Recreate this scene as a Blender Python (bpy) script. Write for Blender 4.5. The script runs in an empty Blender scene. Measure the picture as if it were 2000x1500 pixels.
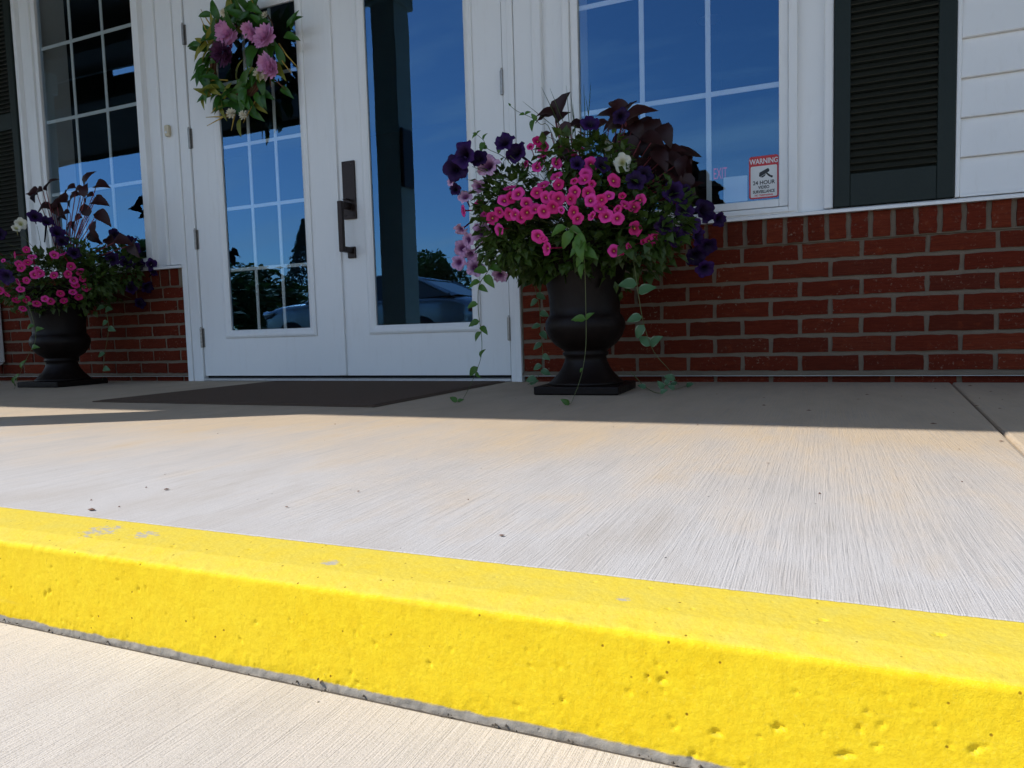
import bpy, math, random
import numpy as np
from mathutils import Vector, Matrix, noise as mnoise
random.seed(7)
sc = bpy.context.scene
col = sc.collection

# ------------------------------------------------------------------ camera
CAM = Vector((-0.1325, -2.9826, 0.2348))
CR = Vector((0.9176095509937694, 0.3964225741296987, -0.02901473152376578))
CU = Vector((-0.0032279952648033294, 0.0804258655122205, 0.996755366277594))
CF = Vector((-0.3974698629727581, 0.914538584684645, -0.07507919253310577))
cd = bpy.data.cameras.new('camera'); cam = bpy.data.objects.new('camera', cd); col.objects.link(cam)
cam.matrix_world = Matrix(((CR.x, CU.x, -CF.x, CAM.x), (CR.y, CU.y, -CF.y, CAM.y), (CR.z, CU.z, -CF.z, CAM.z), (0, 0, 0, 1)))
cd.sensor_width = 36; cd.lens = 25.2; cd.clip_start = 0.02; cd.clip_end = 2000
sc.camera = cam

# ------------------------------------------------------------------ sky, sun, exposure
SUN_EL = math.radians(45); SUN_AZ = math.atan2(-0.87, -0.492)     # azimuth of the sun, clockwise from +Y
w = bpy.data.worlds.new('World'); sc.world = w; w.use_nodes = True
nt = w.node_tree; nt.nodes.clear()
def wn(t, **k):
    n = nt.nodes.new(t)
    for a, b in k.items(): setattr(n, a, b)
    return n
sky = wn('ShaderNodeTexSky', sky_type='NISHITA', sun_disc=False, sun_elevation=SUN_EL, sun_rotation=SUN_AZ, altitude=300, air_density=1.0, dust_density=0.5, ozone_density=3.2)
bg = wn('ShaderNodeBackground'); out = wn('ShaderNodeOutputWorld')
tc = wn('ShaderNodeTexCoord'); sep = wn('ShaderNodeSeparateXYZ'); nt.links.new(tc.outputs['Generated'], sep.inputs[0])
mz = wn('ShaderNodeMath', operation='ADD'); mz.inputs[1].default_value = 0.22; nt.links.new(sep.outputs['Z'], mz.inputs[0])
mzm = wn('ShaderNodeMath', operation='MAXIMUM'); mzm.inputs[1].default_value = 0.05; nt.links.new(mz.outputs[0], mzm.inputs[0])
dv = wn('ShaderNodeVectorMath', operation='DIVIDE'); nt.links.new(tc.outputs['Generated'], dv.inputs[0]); 
cmb = wn('ShaderNodeCombineXYZ')
for i in range(3): nt.links.new(mzm.outputs[0], cmb.inputs[i])
nt.links.new(cmb.outputs[0], dv.inputs[1])
mp = wn('ShaderNodeMapping'); mp.inputs['Scale'].default_value = (0.9, 2.6, 0.0); mp.inputs['Rotation'].default_value = (0, 0, 0.5)
nt.links.new(dv.outputs[0], mp.inputs[0])
nz = wn('ShaderNodeTexNoise'); nz.inputs['Scale'].default_value = 1.3; nz.inputs['Detail'].default_value = 6; nz.inputs['Roughness'].default_value = 0.55; nz.inputs['Distortion'].default_value = 0.4
nt.links.new(mp.outputs[0], nz.inputs[0])
rp = wn('ShaderNodeValToRGB'); rp.color_ramp.elements[0].position = 0.47; rp.color_ramp.elements[1].position = 0.72
rp.color_ramp.elements[1].color = (0.55, 0.55, 0.55, 1)
nt.links.new(nz.outputs['Fac'], rp.inputs[0])
mx = wn('ShaderNodeMix', data_type='RGBA'); mx.inputs[7].default_value = (7.0, 7.4, 8.0, 1)
nt.links.new(rp.outputs[0], mx.inputs[0]); nt.links.new(sky.outputs[0], mx.inputs[6])
nt.links.new(mx.outputs[2], bg.inputs[0]); bg.inputs[1].default_value = 0.15
nt.links.new(bg.outputs[0], out.inputs[0])
sd = bpy.data.lights.new('sun', 'SUN'); sd.energy = 4.0; sd.angle = math.radians(0.53); sd.color = (1, 0.965, 0.91)
sun = bpy.data.objects.new('sun', sd); col.objects.link(sun)
SUND = Vector((math.sin(SUN_AZ) * math.cos(SUN_EL), math.cos(SUN_AZ) * math.cos(SUN_EL), math.sin(SUN_EL)))
sun.rotation_euler = SUND.to_track_quat('Z', 'Y').to_euler()
vs = sc.view_settings; vs.view_transform = 'Standard'; vs.look = 'None'; vs.exposure = 0.42; vs.gamma = 1; vs.use_curve_mapping = False
sc.cycles.max_bounces = 7; sc.cycles.diffuse_bounces = 4; sc.cycles.glossy_bounces = 4; sc.cycles.transparent_max_bounces = 12
sc.cycles.use_denoising = True; sc.cycles.caustics_reflective = False; sc.cycles.caustics_refractive = False

# ------------------------------------------------------------------ helpers
def ray(px, py):
    return CF + CR * ((px - 1000) / 1400.0) - CU * ((py - 750) / 1400.0)
def at(px, py, Y):                       # point of the plane y = Y seen at that place of the photograph
    d = ray(px, py); return CAM + d * ((Y - CAM.y) / d.y)
def onground(px, py, z=0.0):
    d = ray(px, py); return CAM + d * ((z - CAM.z) / d.z)
WL = {}
def tag(o, label=None, cat=None, group=None, kind=None):
    if label: o['label'] = label
    if cat: o['category'] = cat
    if group: o['group'] = group
    if kind: o['kind'] = kind
    return o
def link(name, data, parent=None, loc=(0, 0, 0), mat=None, rot=None, scale=None):
    o = bpy.data.objects.new(name, data); col.objects.link(o)
    loc = Vector(loc); WL[o] = loc
    if parent is not None:
        o.parent = parent; o.location = loc - WL[parent]
    else: o.location = loc
    if rot is not None:
        if hasattr(rot, 'to_euler'): o.rotation_euler = rot.to_euler()
        else: o.rotation_euler = rot
    if scale is not None: o.scale = scale
    if mat is not None and data is not None and len(data.materials) == 0: data.materials.append(mat)
    return o
def empty(name, loc, **k):
    o = link(name, None, None, loc); tag(o, **k); o.empty_display_size = 0.1; return o
class MB:
    def __init__(s): s.v = []; s.f = []; s.m = []
    def add(s, vs, fs, mi=0):
        n = len(s.v); s.v += [tuple(v) for v in vs]; s.f += [tuple(i + n for i in f) for f in fs]; s.m += [mi] * len(fs); return s
    def box(s, x0, x1, y0, y1, z0, z1, mi=0):
        v = [(x0, y0, z0), (x1, y0, z0), (x1, y1, z0), (x0, y1, z0), (x0, y0, z1), (x1, y0, z1), (x1, y1, z1), (x0, y1, z1)]
        return s.add(v, [(0, 3, 2, 1), (4, 5, 6, 7), (0, 1, 5, 4), (1, 2, 6, 5), (2, 3, 7, 6), (3, 0, 4, 7)], mi)
    def tube(s, pts, rad, n=6, mi=0, cap=True):
        pts = [Vector(p) for p in pts]; rings = []
        if not hasattr(rad, '__len__'): rad = [rad] * len(pts)
        up = Vector((0.31, 0.2, 0.93))
        for i, p in enumerate(pts):
            t = (pts[min(i + 1, len(pts) - 1)] - pts[max(i - 1, 0)]).normalized()
            a = t.cross(up)
            if a.length < 1e-3: a = t.cross(Vector((1, 0, 0)))
            a.normalize(); b = t.cross(a)
            rings.append([p + (a * math.cos(2 * math.pi * k / n) + b * math.sin(2 * math.pi * k / n)) * rad[i] for k in range(n)])
        v = [q for r in rings for q in r]; f = []
        for i in range(len(pts) - 1):
            for k in range(n):
                f.append((i * n + k, i * n + (k + 1) % n, (i + 1) * n + (k + 1) % n, (i + 1) * n + k))
        if cap: f.append(tuple(range(n))[::-1]); f.append(tuple((len(pts) - 1) * n + k for k in range(n)))
        return s.add(v, f, mi)
    def lathe(s, prof, n=40, c=(0, 0, 0), mi=0):
        v = []; f = []
        for r, z in prof:
            for k in range(n):
                a = 2 * math.pi * k / n; v.append((c[0] + r * math.cos(a), c[1] + r * math.sin(a), c[2] + z))
        for i in range(len(prof) - 1):
            for k in range(n):
                f.append((i * n + k, i * n + (k + 1) % n, (i + 1) * n + (k + 1) % n, (i + 1) * n + k))
        f.append(tuple(range(n))[::-1]); f.append(tuple((len(prof) - 1) * n + k for k in range(n)))
        return s.add(v, f, mi)
    def prism(s, poly, x0, x1, mi=0):     # poly of (y, z), extruded along x
        n = len(poly); v = [(x0, y, z) for y, z in poly] + [(x1, y, z) for y, z in poly]
        f = [(i, (i + 1) % n, n + (i + 1) % n, n + i) for i in range(n)] + [tuple(range(n))[::-1], tuple(range(n, 2 * n))]
        return s.add(v, f, mi)
    def mesh(s, name, mats=None, smooth=False, loc=(0, 0, 0)):
        me = bpy.data.meshes.new(name); l = loc
        me.from_pydata([(a - l[0], b - l[1], c - l[2]) for a, b, c in s.v], [], s.f)
        if mats is not None:
            for m in (mats if isinstance(mats, (list, tuple)) else [mats]): me.materials.append(m)
            if isinstance(mats, (list, tuple)): me.polygons.foreach_set('material_index', s.m)
        if smooth: me.polygons.foreach_set('use_smooth', [True] * len(me.polygons))
        me.update(); return me
    def build(s, name, mats, parent=None, smooth=False, bevel=0, seg=1, loc=None):
        # vertices are given in world space; the object's origin goes to loc (default: its parent's)
        loc = Vector(loc) if loc is not None else (WL[parent] if parent is not None else Vector((0, 0, 0)))
        o = link(name, s.mesh(name, mats, smooth, loc), parent, loc)
        if bevel:
            b = o.modifiers.new('bevel', 'BEVEL'); b.width = bevel; b.segments = seg; b.limit_method = 'ANGLE'
        return o

# ------------------------------------------------------------------ materials
class NT:
    def __init__(s, name):
        s.mat = bpy.data.materials.new(name); s.mat.use_nodes = True; s.t = s.mat.node_tree; s.t.nodes.clear()
        s.out = s.n('ShaderNodeOutputMaterial')
    def n(s, t, ins=None, **k):
        n = s.t.nodes.new(t)
        for a, b in k.items(): setattr(n, a, b)
        for a, b in (ins or {}).items():
            if isinstance(b, bpy.types.NodeSocket): s.t.links.new(b, n.inputs[a])
            else: n.inputs[a].default_value = b
        return n
    def coord(s, which='Object', scale=(1, 1, 1), rot=(0, 0, 0), loc=(0, 0, 0)):
        if which == 'World': src = s.n('ShaderNodeNewGeometry').outputs['Position']
        else: src = s.n('ShaderNodeTexCoord').outputs[which]
        return s.n('ShaderNodeMapping', {'Vector': src, 'Scale': scale, 'Rotation': rot, 'Location': loc}).outputs[0]
    def noise(s, vec, scale=5, detail=4, rough=0.5, dist=0.0):
        return s.n('ShaderNodeTexNoise', {'Vector': vec, 'Scale': scale, 'Detail': detail, 'Roughness': rough, 'Distortion': dist}).outputs['Fac']
    def ramp(s, fac, stops):
        r = s.n('ShaderNodeValToRGB', {'Fac': fac}); e = r.color_ramp.elements
        while len(e) < len(stops): e.new(0.5)
        for x, (p, c) in zip(e, stops):
            x.position = p; x.color = (c, c, c, 1) if isinstance(c, (int, float)) else (*c, 1)
        return r.outputs[0]
    def mix(s, fac, a, b, mode='MIX'):
        n = s.n('ShaderNodeMix', data_type='RGBA', blend_type=mode)
        for i, x in ((0, fac), (6, a), (7, b)):
            if isinstance(x, bpy.types.NodeSocket): s.t.links.new(x, n.inputs[i])
            elif i == 0: n.inputs[0].default_value = x
            else: n.inputs[i].default_value = (*x, 1) if len(x) == 3 else x
        return n.outputs[2]
    def math(s, op, a, b=0.0, clamp=False):
        n = s.n('ShaderNodeMath', operation=op, use_clamp=clamp)
        for i, x in ((0, a), (1, b)):
            if isinstance(x, bpy.types.NodeSocket): s.t.links.new(x, n.inputs[i])
            else: n.inputs[i].default_value = x
        return n.outputs[0]
    def bump(s, h, dist=0.01, strength=1.0, normal=None):
        i = {'Height': h, 'Distance': dist, 'Strength': strength}
        if normal is not None: i['Normal'] = normal
        return s.n('ShaderNodeBump', i).outputs[0]
    def principled(s, color, rough=0.6, metal=0.0, normal=None, spec=0.5, **extra):
        i = {'Base Color': color if isinstance(color, bpy.types.NodeSocket) else (*color, 1), 'Roughness': rough, 'Metallic': metal, 'Specular IOR Level': spec}
        if normal is not None: i['Normal'] = normal
        i.update(extra)
        b = s.n('ShaderNodeBsdfPrincipled', i)
        s.t.links.new(b.outputs[0], s.out.inputs[0]); return s.mat
def plain(name, color, rough=0.6, metal=0.0, var=0.12, bumpd=0.0, scale=40, spec=0.5):
    t = NT(name); c = t.coord('Object')
    f = t.noise(c, scale, 5, 0.6); g = t.noise(c, 3.0, 4, 0.6)
    k = t.math('ADD', t.math('MULTIPLY', f, 0.5), t.math('MULTIPLY', g, 0.5))
    cc = t.mix(t.ramp(k, [(0.3, 0.0), (0.7, 1.0)]), tuple(x * (1 - var) for x in color), tuple(min(1, x * (1 + var)) for x in color))
    return t.principled(cc, rough, metal, t.bump(f, bumpd) if bumpd else None, spec)

def mat_concrete(name, base, warm, stain_y=None):
    t = NT(name); P = t.coord('World')
    wob = t.n('ShaderNodeCombineXYZ', {0: t.math('MULTIPLY', t.math('SUBTRACT', t.noise(t.coord('World', (2.2, 1.6, 1)), 1.0, 2, 0.5), 0.5), 0.012)}).outputs[0]
    PW = t.n('ShaderNodeVectorMath', {0: P, 1: wob}, operation='ADD').outputs[0]
    mp_ = lambda sc_: t.n('ShaderNodeMapping', {'Vector': PW, 'Scale': sc_}).outputs[0]
    lines = t.noise(mp_((330, 3.5, 1)), 1.0, 2, 0.5)          # broom strokes run along y
    lines2 = t.noise(mp_((760, 22, 1)), 1.0, 2, 0.6)
    grit = t.noise(P, 520, 3, 0.75); big = t.noise(P, 1.6, 5, 0.6, 0.4); mid = t.noise(t.coord('World', (9, 3, 1)), 1.0, 6, 0.65)
    patch = t.ramp(t.noise(P, 3.1, 4, 0.6), [(0.35, 0.35), (0.65, 1.0)])
    br = t.math('ADD', t.math('MULTIPLY', lines, 0.55), t.math('MULTIPLY', lines2, 0.45))
    if stain_y is not None:
        sy = t.n('ShaderNodeSeparateXYZ', {0: P}).outputs['Y']
        m = t.math('ADD', sy, t.math('MULTIPLY', t.math('SUBTRACT', mid, 0.5), 1.6))
        m = t.math('ADD', m, t.math('MULTIPLY', t.math('SUBTRACT', big, 0.5), 0.9))
        fac = t.math('DIVIDE', t.math('SUBTRACT', m, stain_y[0]), stain_y[1] - stain_y[0], True)
    else: fac = t.ramp(t.math('ADD', t.math('MULTIPLY', mid, 0.6), t.math('MULTIPLY', big, 0.4)), [(0.46, 0.0), (0.68, 0.55)])
    c = t.mix(fac, base, warm)
    c = t.mix(t.math('MULTIPLY', patch, t.ramp(br, [(0.36, 0.50), (0.52, 0.0)])), c, tuple(x * 0.6 for x in base))
    c = t.mix(t.ramp(grit, [(0.32, 0.75), (0.46, 0.0)]), c, tuple(x * 0.55 for x in base))
    c = t.mix(t.ramp(mid, [(0.32, 0.30), (0.56, 0.0)]), c, tuple(x * 0.6 for x in warm))
    pit = t.n('ShaderNodeTexVoronoi', {'Vector': P, 'Scale': 19.0, 'Randomness': 1.0}).outputs['Distance']
    pm = t.ramp(pit, [(0.018, 1.0), (0.034, 0.0)])
    c = t.mix(t.math('MULTIPLY', pm, 0.8), c, (0.10, 0.09, 0.08))
    h = t.math('ADD', t.math('MULTIPLY', br, 1.0), t.math('MULTIPLY', grit, 0.4))
    h = t.math('SUBTRACT', h, t.math('MULTIPLY', pm, 0.8))
    return t.principled(c, 0.85, 0, t.bump(h, 0.0020, 0.95), 0.2)
M = {}
M['walk'] = mat_concrete('broomed_concrete', (0.52, 0.50, 0.495), (0.54, 0.425, 0.30), (-2.1, -1.35))
M['apron'] = mat_concrete('pale_concrete', (0.60, 0.555, 0.51), (0.56, 0.46, 0.385))
M['gap'] = plain('joint_dirt', (0.085, 0.07, 0.055), 0.9, var=0.5, scale=120)
M['asphalt'] = plain('asphalt', (0.055, 0.055, 0.058), 0.9, var=0.35, scale=60)
M['lawn'] = plain('grass_ground', (0.05, 0.085, 0.02), 0.95, var=0.4, scale=12)

def mat_kerb():
    t = NT('yellow_kerb_paint'); P = t.coord('World'); s = t.n('ShaderNodeSeparateXYZ', {0: P})
    fine = t.noise(P, 430, 4, 0.7); mid = t.noise(P, 60, 5, 0.65); big = t.noise(P, 4, 5, 0.6)
    col_ = t.mix(t.ramp(mid, [(0.35, 0.0), (0.7, 1.0)]), (0.72, 0.49, 0.008), (0.78, 0.565, 0.014))
    col_ = t.mix(t.ramp(big, [(0.4, 0.0), (0.75, 0.5)]), col_, (0.78, 0.60, 0.035))
    up = t.ramp(t.n('ShaderNodeSeparateXYZ', {0: t.n('ShaderNodeNewGeometry').outputs['True Normal']}).outputs['Z'], [(0.6, 0.0), (0.95, 1.0)])
    mottle = t.ramp(t.noise(P, 35, 5, 0.7), [(0.3, 0.45), (0.7, 1.0)])
    col_ = t.mix(t.math('MULTIPLY', up, mottle), col_, (0.64, 0.52, 0.085))      # paler, mottled yellow on faces that point up
    scf = t.math('MULTIPLY', t.ramp(t.noise(t.coord('World', (5, 60, 60)), 1.0, 5, 0.7), [(0.60, 0.0), (0.72, 0.4)]), t.ramp(t.noise(P, 2.1, 3, 0.5), [(0.5, 0.0), (0.6, 1.0)]))
    col_ = t.mix(scf, col_, (0.42, 0.32, 0.09))                                 # scuffs
    gr_ = t.noise(P, 380, 4, 0.75)
    col_ = t.mix(t.ramp(gr_, [(0.28, 0.30), (0.5, 0.0)]), col_, (0.50, 0.30, 0.004))
    col_ = t.mix(t.ramp(gr_, [(0.55, 0.0), (0.75, 0.35)]), col_, (0.90, 0.72, 0.10))
    ph = t.n('ShaderNodeTexVoronoi', {'Vector': P, 'Scale': 75.0, 'Randomness': 1.0}); phs = t.n('ShaderNodeSeparateXYZ', {0: ph.outputs['Color']}).outputs['X']
    pin = t.math('MULTIPLY', t.ramp(ph.outputs['Distance'], [(0.05, 1.0), (0.11, 0.0)]), t.ramp(phs, [(0.72, 0.0), (0.75, 0.9)]))
    col_ = t.mix(pin, col_, (0.22, 0.10, 0.004))
    # worn patches on the top, bare base of the face
    wear = None
    for (x, y, r) in ((-0.955, -2.386, 0.05), (-0.885, -2.378, 0.035), (-0.60, -2.395, 0.02), (-0.29, -2.393, 0.012), (-1.6, -2.39, 0.07), (0.12, -2.40, 0.012)):
        d = t.n('ShaderNodeVectorMath', {0: P, 1: (x, y, 0)}, operation='DISTANCE').outputs['Value']
        q = t.math('SUBTRACT', 1.0, t.math('DIVIDE', d, r), True)
        wear = q if wear is None else t.math('MAXIMUM', wear, q)
    wn_ = t.noise(t.coord('World', (70, 150, 70)), 1.0, 5, 0.7)
    wm = t.ramp(t.math('MULTIPLY', t.math('POWER', wear, 0.4), wn_), [(0.40, 0.0), (0.47, 0.85)])
    col_ = t.mix(wm, col_, (0.40, 0.38, 0.36))
    base = t.math('ADD', s.outputs['Z'], t.math('MULTIPLY', t.math('SUBTRACT', t.noise(P, 28, 5, 0.7), 0.5), 0.009))
    bm = t.ramp(t.math('MULTIPLY', base, -10.0), [(0.955, 0.0), (0.975, 1.0)])
    col_ = t.mix(bm, col_, t.mix(mid, (0.24, 0.21, 0.17), (0.46, 0.42, 0.36)))
    dirt = t.ramp(t.noise(P, 210, 3, 0.75), [(0.26, 0.5), (0.34, 0.0)])
    col_ = t.mix(dirt, col_, (0.28, 0.17, 0.02))
    return t.principled(col_, 0.75, 0, t.bump(t.math('SUBTRACT', t.math('ADD', fine, t.math('MULTIPLY', mid, 0.15)), t.math('MULTIPLY', pin, 0.8)), 0.0009, 0.6), 0.15)
M['kerb'] = mat_kerb()

def mat_brick():
    t = NT('red_brick'); rnd = t.n('ShaderNodeObjectInfo').outputs['Random']; P = t.coord('World')
    st = t.noise(t.coord('World', (14, 14, 190)), 1.0, 4, 0.65); mid = t.noise(P, 26, 5, 0.65); fine = t.noise(P, 260, 3, 0.7)
    c = t.ramp(rnd, [(0.0, (0.105, 0.021, 0.011)), (0.25, (0.165, 0.027, 0.013)), (0.5, (0.13, 0.022, 0.011)), (0.8, (0.20, 0.038, 0.017)), (1.0, (0.10, 0.022, 0.013))])
    c = t.mix(t.ramp(st, [(0.35, 0.55), (0.6, 0.0)]), c, (0.075, 0.011, 0.007))
    c = t.mix(t.ramp(mid, [(0.58, 0.0), (0.8, 0.6)]), c, (0.27, 0.055, 0.02))
    pale = t.math('MULTIPLY', t.ramp(t.noise(P, 75, 5, 0.75), [(0.58, 0.0), (0.68, 1.0)]), t.ramp(t.noise(P, 7, 3, 0.5), [(0.42, 0.0), (0.62, 0.75)]))
    c = t.mix(pale, c, (0.36, 0.27, 0.20))
    h = t.math('ADD', st, t.math('MULTIPLY', fine, 0.7))
    return t.principled(c, 0.9, 0, t.bump(h, 0.004, 0.9), 0.06)
M['brick'] = mat_brick()
def mat_mortar():
    t = NT('grey_mortar'); P = t.coord('World'); f = t.noise(P, 300, 4, 0.7); g = t.noise(P, 9, 5, 0.6)
    c = t.mix(g, (0.15, 0.112, 0.08), (0.26, 0.205, 0.15)); c = t.mix(t.ramp(f, [(0.35, 0.4), (0.5, 0)]), c, (0.13, 0.11, 0.09))
    return t.principled(c, 0.95, 0, t.bump(f, 0.003), 0.2)
M['mortar'] = mat_mortar()
def mat_paint():
    t = NT('white_paint'); P = t.coord('World'); g = t.noise(P, 2.3, 5, 0.6); f = t.noise(P, 160, 3, 0.6)
    c = t.mix(g, (0.80, 0.80, 0.795), (0.85, 0.85, 0.845))
    d = t.math('MULTIPLY', t.ramp(t.noise(t.coord('World', (40, 40, 6)), 1.0, 5, 0.7), [(0.55, 0.0), (0.85, 0.3)]), 1.0)
    c = t.mix(d, c, (0.62, 0.59, 0.54))
    return t.principled(c, 0.42, 0, t.bump(f, 0.0006, 0.5), 0.4)
M['white'] = mat_paint()
M['shutter'] = plain('charcoal_green_vinyl', (0.0125, 0.0195, 0.0165), 0.5, spec=0.25, var=0.15, bumpd=0.0006, scale=150)
M['bronze'] = plain('dark_bronze', (0.028, 0.017, 0.014), 0.35, 0.6, var=0.25, scale=60)
M['hinge'] = plain('aged_steel', (0.33, 0.31, 0.29), 0.4, 0.8, var=0.3, scale=90)
M['alu'] = plain('aluminium_sill', (0.55, 0.55, 0.56), 0.4, 0.6, var=0.15, scale=70)
M['rubber'] = plain('black_rubber', (0.012, 0.012, 0.013), 0.8, var=0.2)
M['soffit'] = plain('dark_wood_soffit', (0.045, 0.032, 0.022), 0.7, var=0.25, scale=14)
M['shingle'] = plain('roof_shingle', (0.07, 0.065, 0.06), 0.9, var=0.3, scale=30)
M['column'] = plain('taupe_column_paint', (0.45, 0.44, 0.36), 0.6, var=0.08, scale=20)
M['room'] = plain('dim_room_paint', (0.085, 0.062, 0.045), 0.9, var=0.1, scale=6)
M['bell'] = plain('ivory_plastic', (0.62, 0.54, 0.38), 0.4, var=0.05)
def mat_urn():
    t = NT('dark_bronze_resin'); P = t.coord('World'); f = t.noise(P, 35, 5, 0.7); st = t.noise(t.coord('World', (18, 18, 3)), 1.0, 5, 0.7); sp = t.noise(P, 160, 3, 0.7)
    c = t.mix(f, (0.005, 0.003, 0.0026), (0.011, 0.0055, 0.0042)); c = t.mix(t.ramp(st, [(0.58, 0.0), (0.82, 0.4)]), c, (0.03, 0.022, 0.018)); c = t.mix(t.ramp(sp, [(0.70, 0.0), (0.76, 0.35)]), c, (0.05, 0.04, 0.034))
    return t.principled(c, t.ramp(f, [(0.3, 0.38), (0.7, 0.6)]), 0, t.bump(f, 0.0015, 0.6), 0.18)
M['urn'] = mat_urn()
M['soil'] = plain('potting_soil', (0.02, 0.014, 0.009), 0.95, var=0.4, bumpd=0.01, scale=60)
M['card'] = plain('white_card', (0.75, 0.75, 0.74), 0.6, var=0.03)
M['red'] = plain('red_print', (0.55, 0.012, 0.02), 0.4, var=0.05)
M['black'] = plain('black_print', (0.012, 0.012, 0.014), 0.5, var=0.1)
M['mat'] = (lambda t: t.principled(t.mix(t.noise(t.coord('World'), 350, 4, 0.7), (0.035, 0.024, 0.017), (0.30, 0.21, 0.155)), 0.95, 0, t.bump(t.noise(t.coord('World'), 420, 3, 0.7), 0.006), 0.1))(NT('charcoal_carpet'))
def emit(name, color, s):
    t = NT(name); e = t.n('ShaderNodeEmission', {'Color': (*color, 1), 'Strength': s}); t.t.links.new(e.outputs[0], t.out.inputs[0]); return t.mat
M['lamp'] = emit('lamp_glow', (0.8, 0.9, 1.0), 1.2)
M['exit'] = emit('exit_sign_glow', (1.0, 0.03, 0.05), 0.16)
def mat_glass(name, base, tint):
    t = NT(name); P = t.coord('World')
    wav = t.bump(t.noise(P, 1.7, 2, 0.4), 0.004, 0.25)
    lw = t.n('ShaderNodeLayerWeight', {'Blend': 0.35, 'Normal': wav}).outputs['Fresnel']
    fac = t.math('ADD', t.math('MULTIPLY', lw, 0.55), base, True)
    g = t.n('ShaderNodeBsdfGlossy', {'Color': (*tint, 1), 'Roughness': 0.004, 'Normal': wav})
    tr = t.n('ShaderNodeBsdfTransparent', {'Color': (0.95, 0.975, 0.975, 1)})
    m = t.n('ShaderNodeMixShader', {0: fac, 1: tr.outputs[0], 2: g.outputs[0]}); t.t.links.new(m.outputs[0], t.out.inputs[0]); return t.mat
M['glass'] = mat_glass('coated_window_glass', 0.175, (0.23, 0.52, 0.90))
def mat_clear():
    t = NT('clear_edge'); tr = t.n('ShaderNodeBsdfTransparent', {'Color': (0.97, 0.99, 0.98, 1)}); t.t.links.new(tr.outputs[0], t.out.inputs[0]); return t.mat
M['clear'] = mat_clear()
def mat_leaf(name, c1, c2, trans=0.3, rough=0.45, edge=None):
    t = NT(name); O = t.n('ShaderNodeTexCoord').outputs['Object']; rnd = t.n('ShaderNodeObjectInfo').outputs['Random']
    g = t.noise(t.coord('World'), 30, 4, 0.6)
    k = t.math('ADD', t.math('MULTIPLY', rnd, 0.5), t.math('MULTIPLY', g, 0.6), True)
    c = t.mix(k, c1, c2)
    if edge is not None:                     # pale leaf margin, in the leaf's own unit space
        s = t.n('ShaderNodeSeparateXYZ', {0: O}); ax = t.math('ABSOLUTE', s.outputs['X'])
        c = t.mix(t.ramp(ax, [(0.24, 0.0), (0.30, 0.75)]), c, edge)
    p = t.n('ShaderNodeBsdfPrincipled', {'Base Color': c, 'Roughness': rough, 'Specular IOR Level': 0.4})
    tl = t.n('ShaderNodeBsdfTranslucent', {'Color': c})
    m = t.n('ShaderNodeMixShader', {0: trans, 1: p.outputs[0], 2: tl.outputs[0]}); t.t.links.new(m.outputs[0], t.out.inputs[0]); return t.mat
M['green'] = mat_leaf('fresh_green_leaf', (0.022, 0.050, 0.007), (0.070, 0.120, 0.018))
M['vine'] = mat_leaf('bright_vine_leaf', (0.04, 0.11, 0.012), (0.10, 0.22, 0.03), 0.35)
M['vinca'] = mat_leaf('variegated_vine_leaf', (0.06, 0.14, 0.06), (0.10, 0.21, 0.09), 0.25, edge=(0.34, 0.40, 0.27))
M['darkleaf'] = mat_leaf('dark_maroon_leaf', (0.010, 0.003, 0.004), (0.048, 0.009, 0.008), 0.2, 0.5)
M['magnolia'] = mat_leaf('glossy_green_leaf', (0.013, 0.062, 0.009), (0.055, 0.155, 0.018), 0.2, 0.35)
M['olive'] = mat_leaf('yellow_green_leaf', (0.12, 0.15, 0.015), (0.28, 0.26, 0.03), 0.25, 0.5)
M['twig'] = plain('straw_twig', (0.42, 0.28, 0.05), 0.7, var=0.3)
M['brown'] = plain('dry_brown', (0.12, 0.05, 0.025), 0.8, var=0.4)
M['stem'] = plain('green_stem', (0.10, 0.12, 0.04), 0.6, var=0.3)
M['redstem'] = plain('red_stem', (0.20, 0.03, 0.04), 0.6, var=0.3)
def mat_petal(name, c1, c2, throat, r0=0.10, r1=0.22, vein=None):
    t = NT(name); O = t.n('ShaderNodeTexCoord').outputs['Object']; rnd = t.n('ShaderNodeObjectInfo').outputs['Random']
    s = t.n('ShaderNodeSeparateXYZ', {0: O})
    r = t.math('SQRT', t.math('ADD', t.math('MULTIPLY', s.outputs['X'], s.outputs['X']), t.math('MULTIPLY', s.outputs['Y'], s.outputs['Y'])))
    c = t.mix(rnd, c1, c2)
    if vein is not None:
        a = t.math('ARCTAN2', s.outputs['Y'], s.outputs['X'])
        v = t.math('ABSOLUTE', t.math('SINE', t.math('MULTIPLY', a, 12.5)))
        c = t.mix(t.math('MULTIPLY', t.ramp(v, [(0.0, 1.0), (0.35, 0.0)]), 0.55), c, vein)
    c = t.mix(t.ramp(r, [(r0 * 0.5, 1.0), (r0, 0.9), (r1, 0.0)]), c, throat)
    p = t.n('ShaderNodeBsdfPrincipled', {'Base Color': c, 'Roughness': 0.6, 'Specular IOR Level': 0.2})
    tl = t.n('ShaderNodeBsdfTranslucent', {'Color': c})
    m = t.n('ShaderNodeMixShader', {0: 0.3, 1: p.outputs[0], 2: tl.outputs[0]}); t.t.links.new(m.outputs[0], t.out.inputs[0]); return t.mat
M['pink'] = mat_petal('hot_pink_petal', (0.62, 0.018, 0.17), (0.88, 0.07, 0.42), (0.36, 0.012, 0.08), 0.13, 0.30)
M['eye'] = plain('yellow_flower_eye', (0.62, 0.42, 0.10), 0.6, var=0.15)
M['purple'] = mat_petal('deep_purple_petal', (0.018, 0.005, 0.045), (0.045, 0.012, 0.11), (0.006, 0.002, 0.012), 0.12, 0.4)
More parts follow.
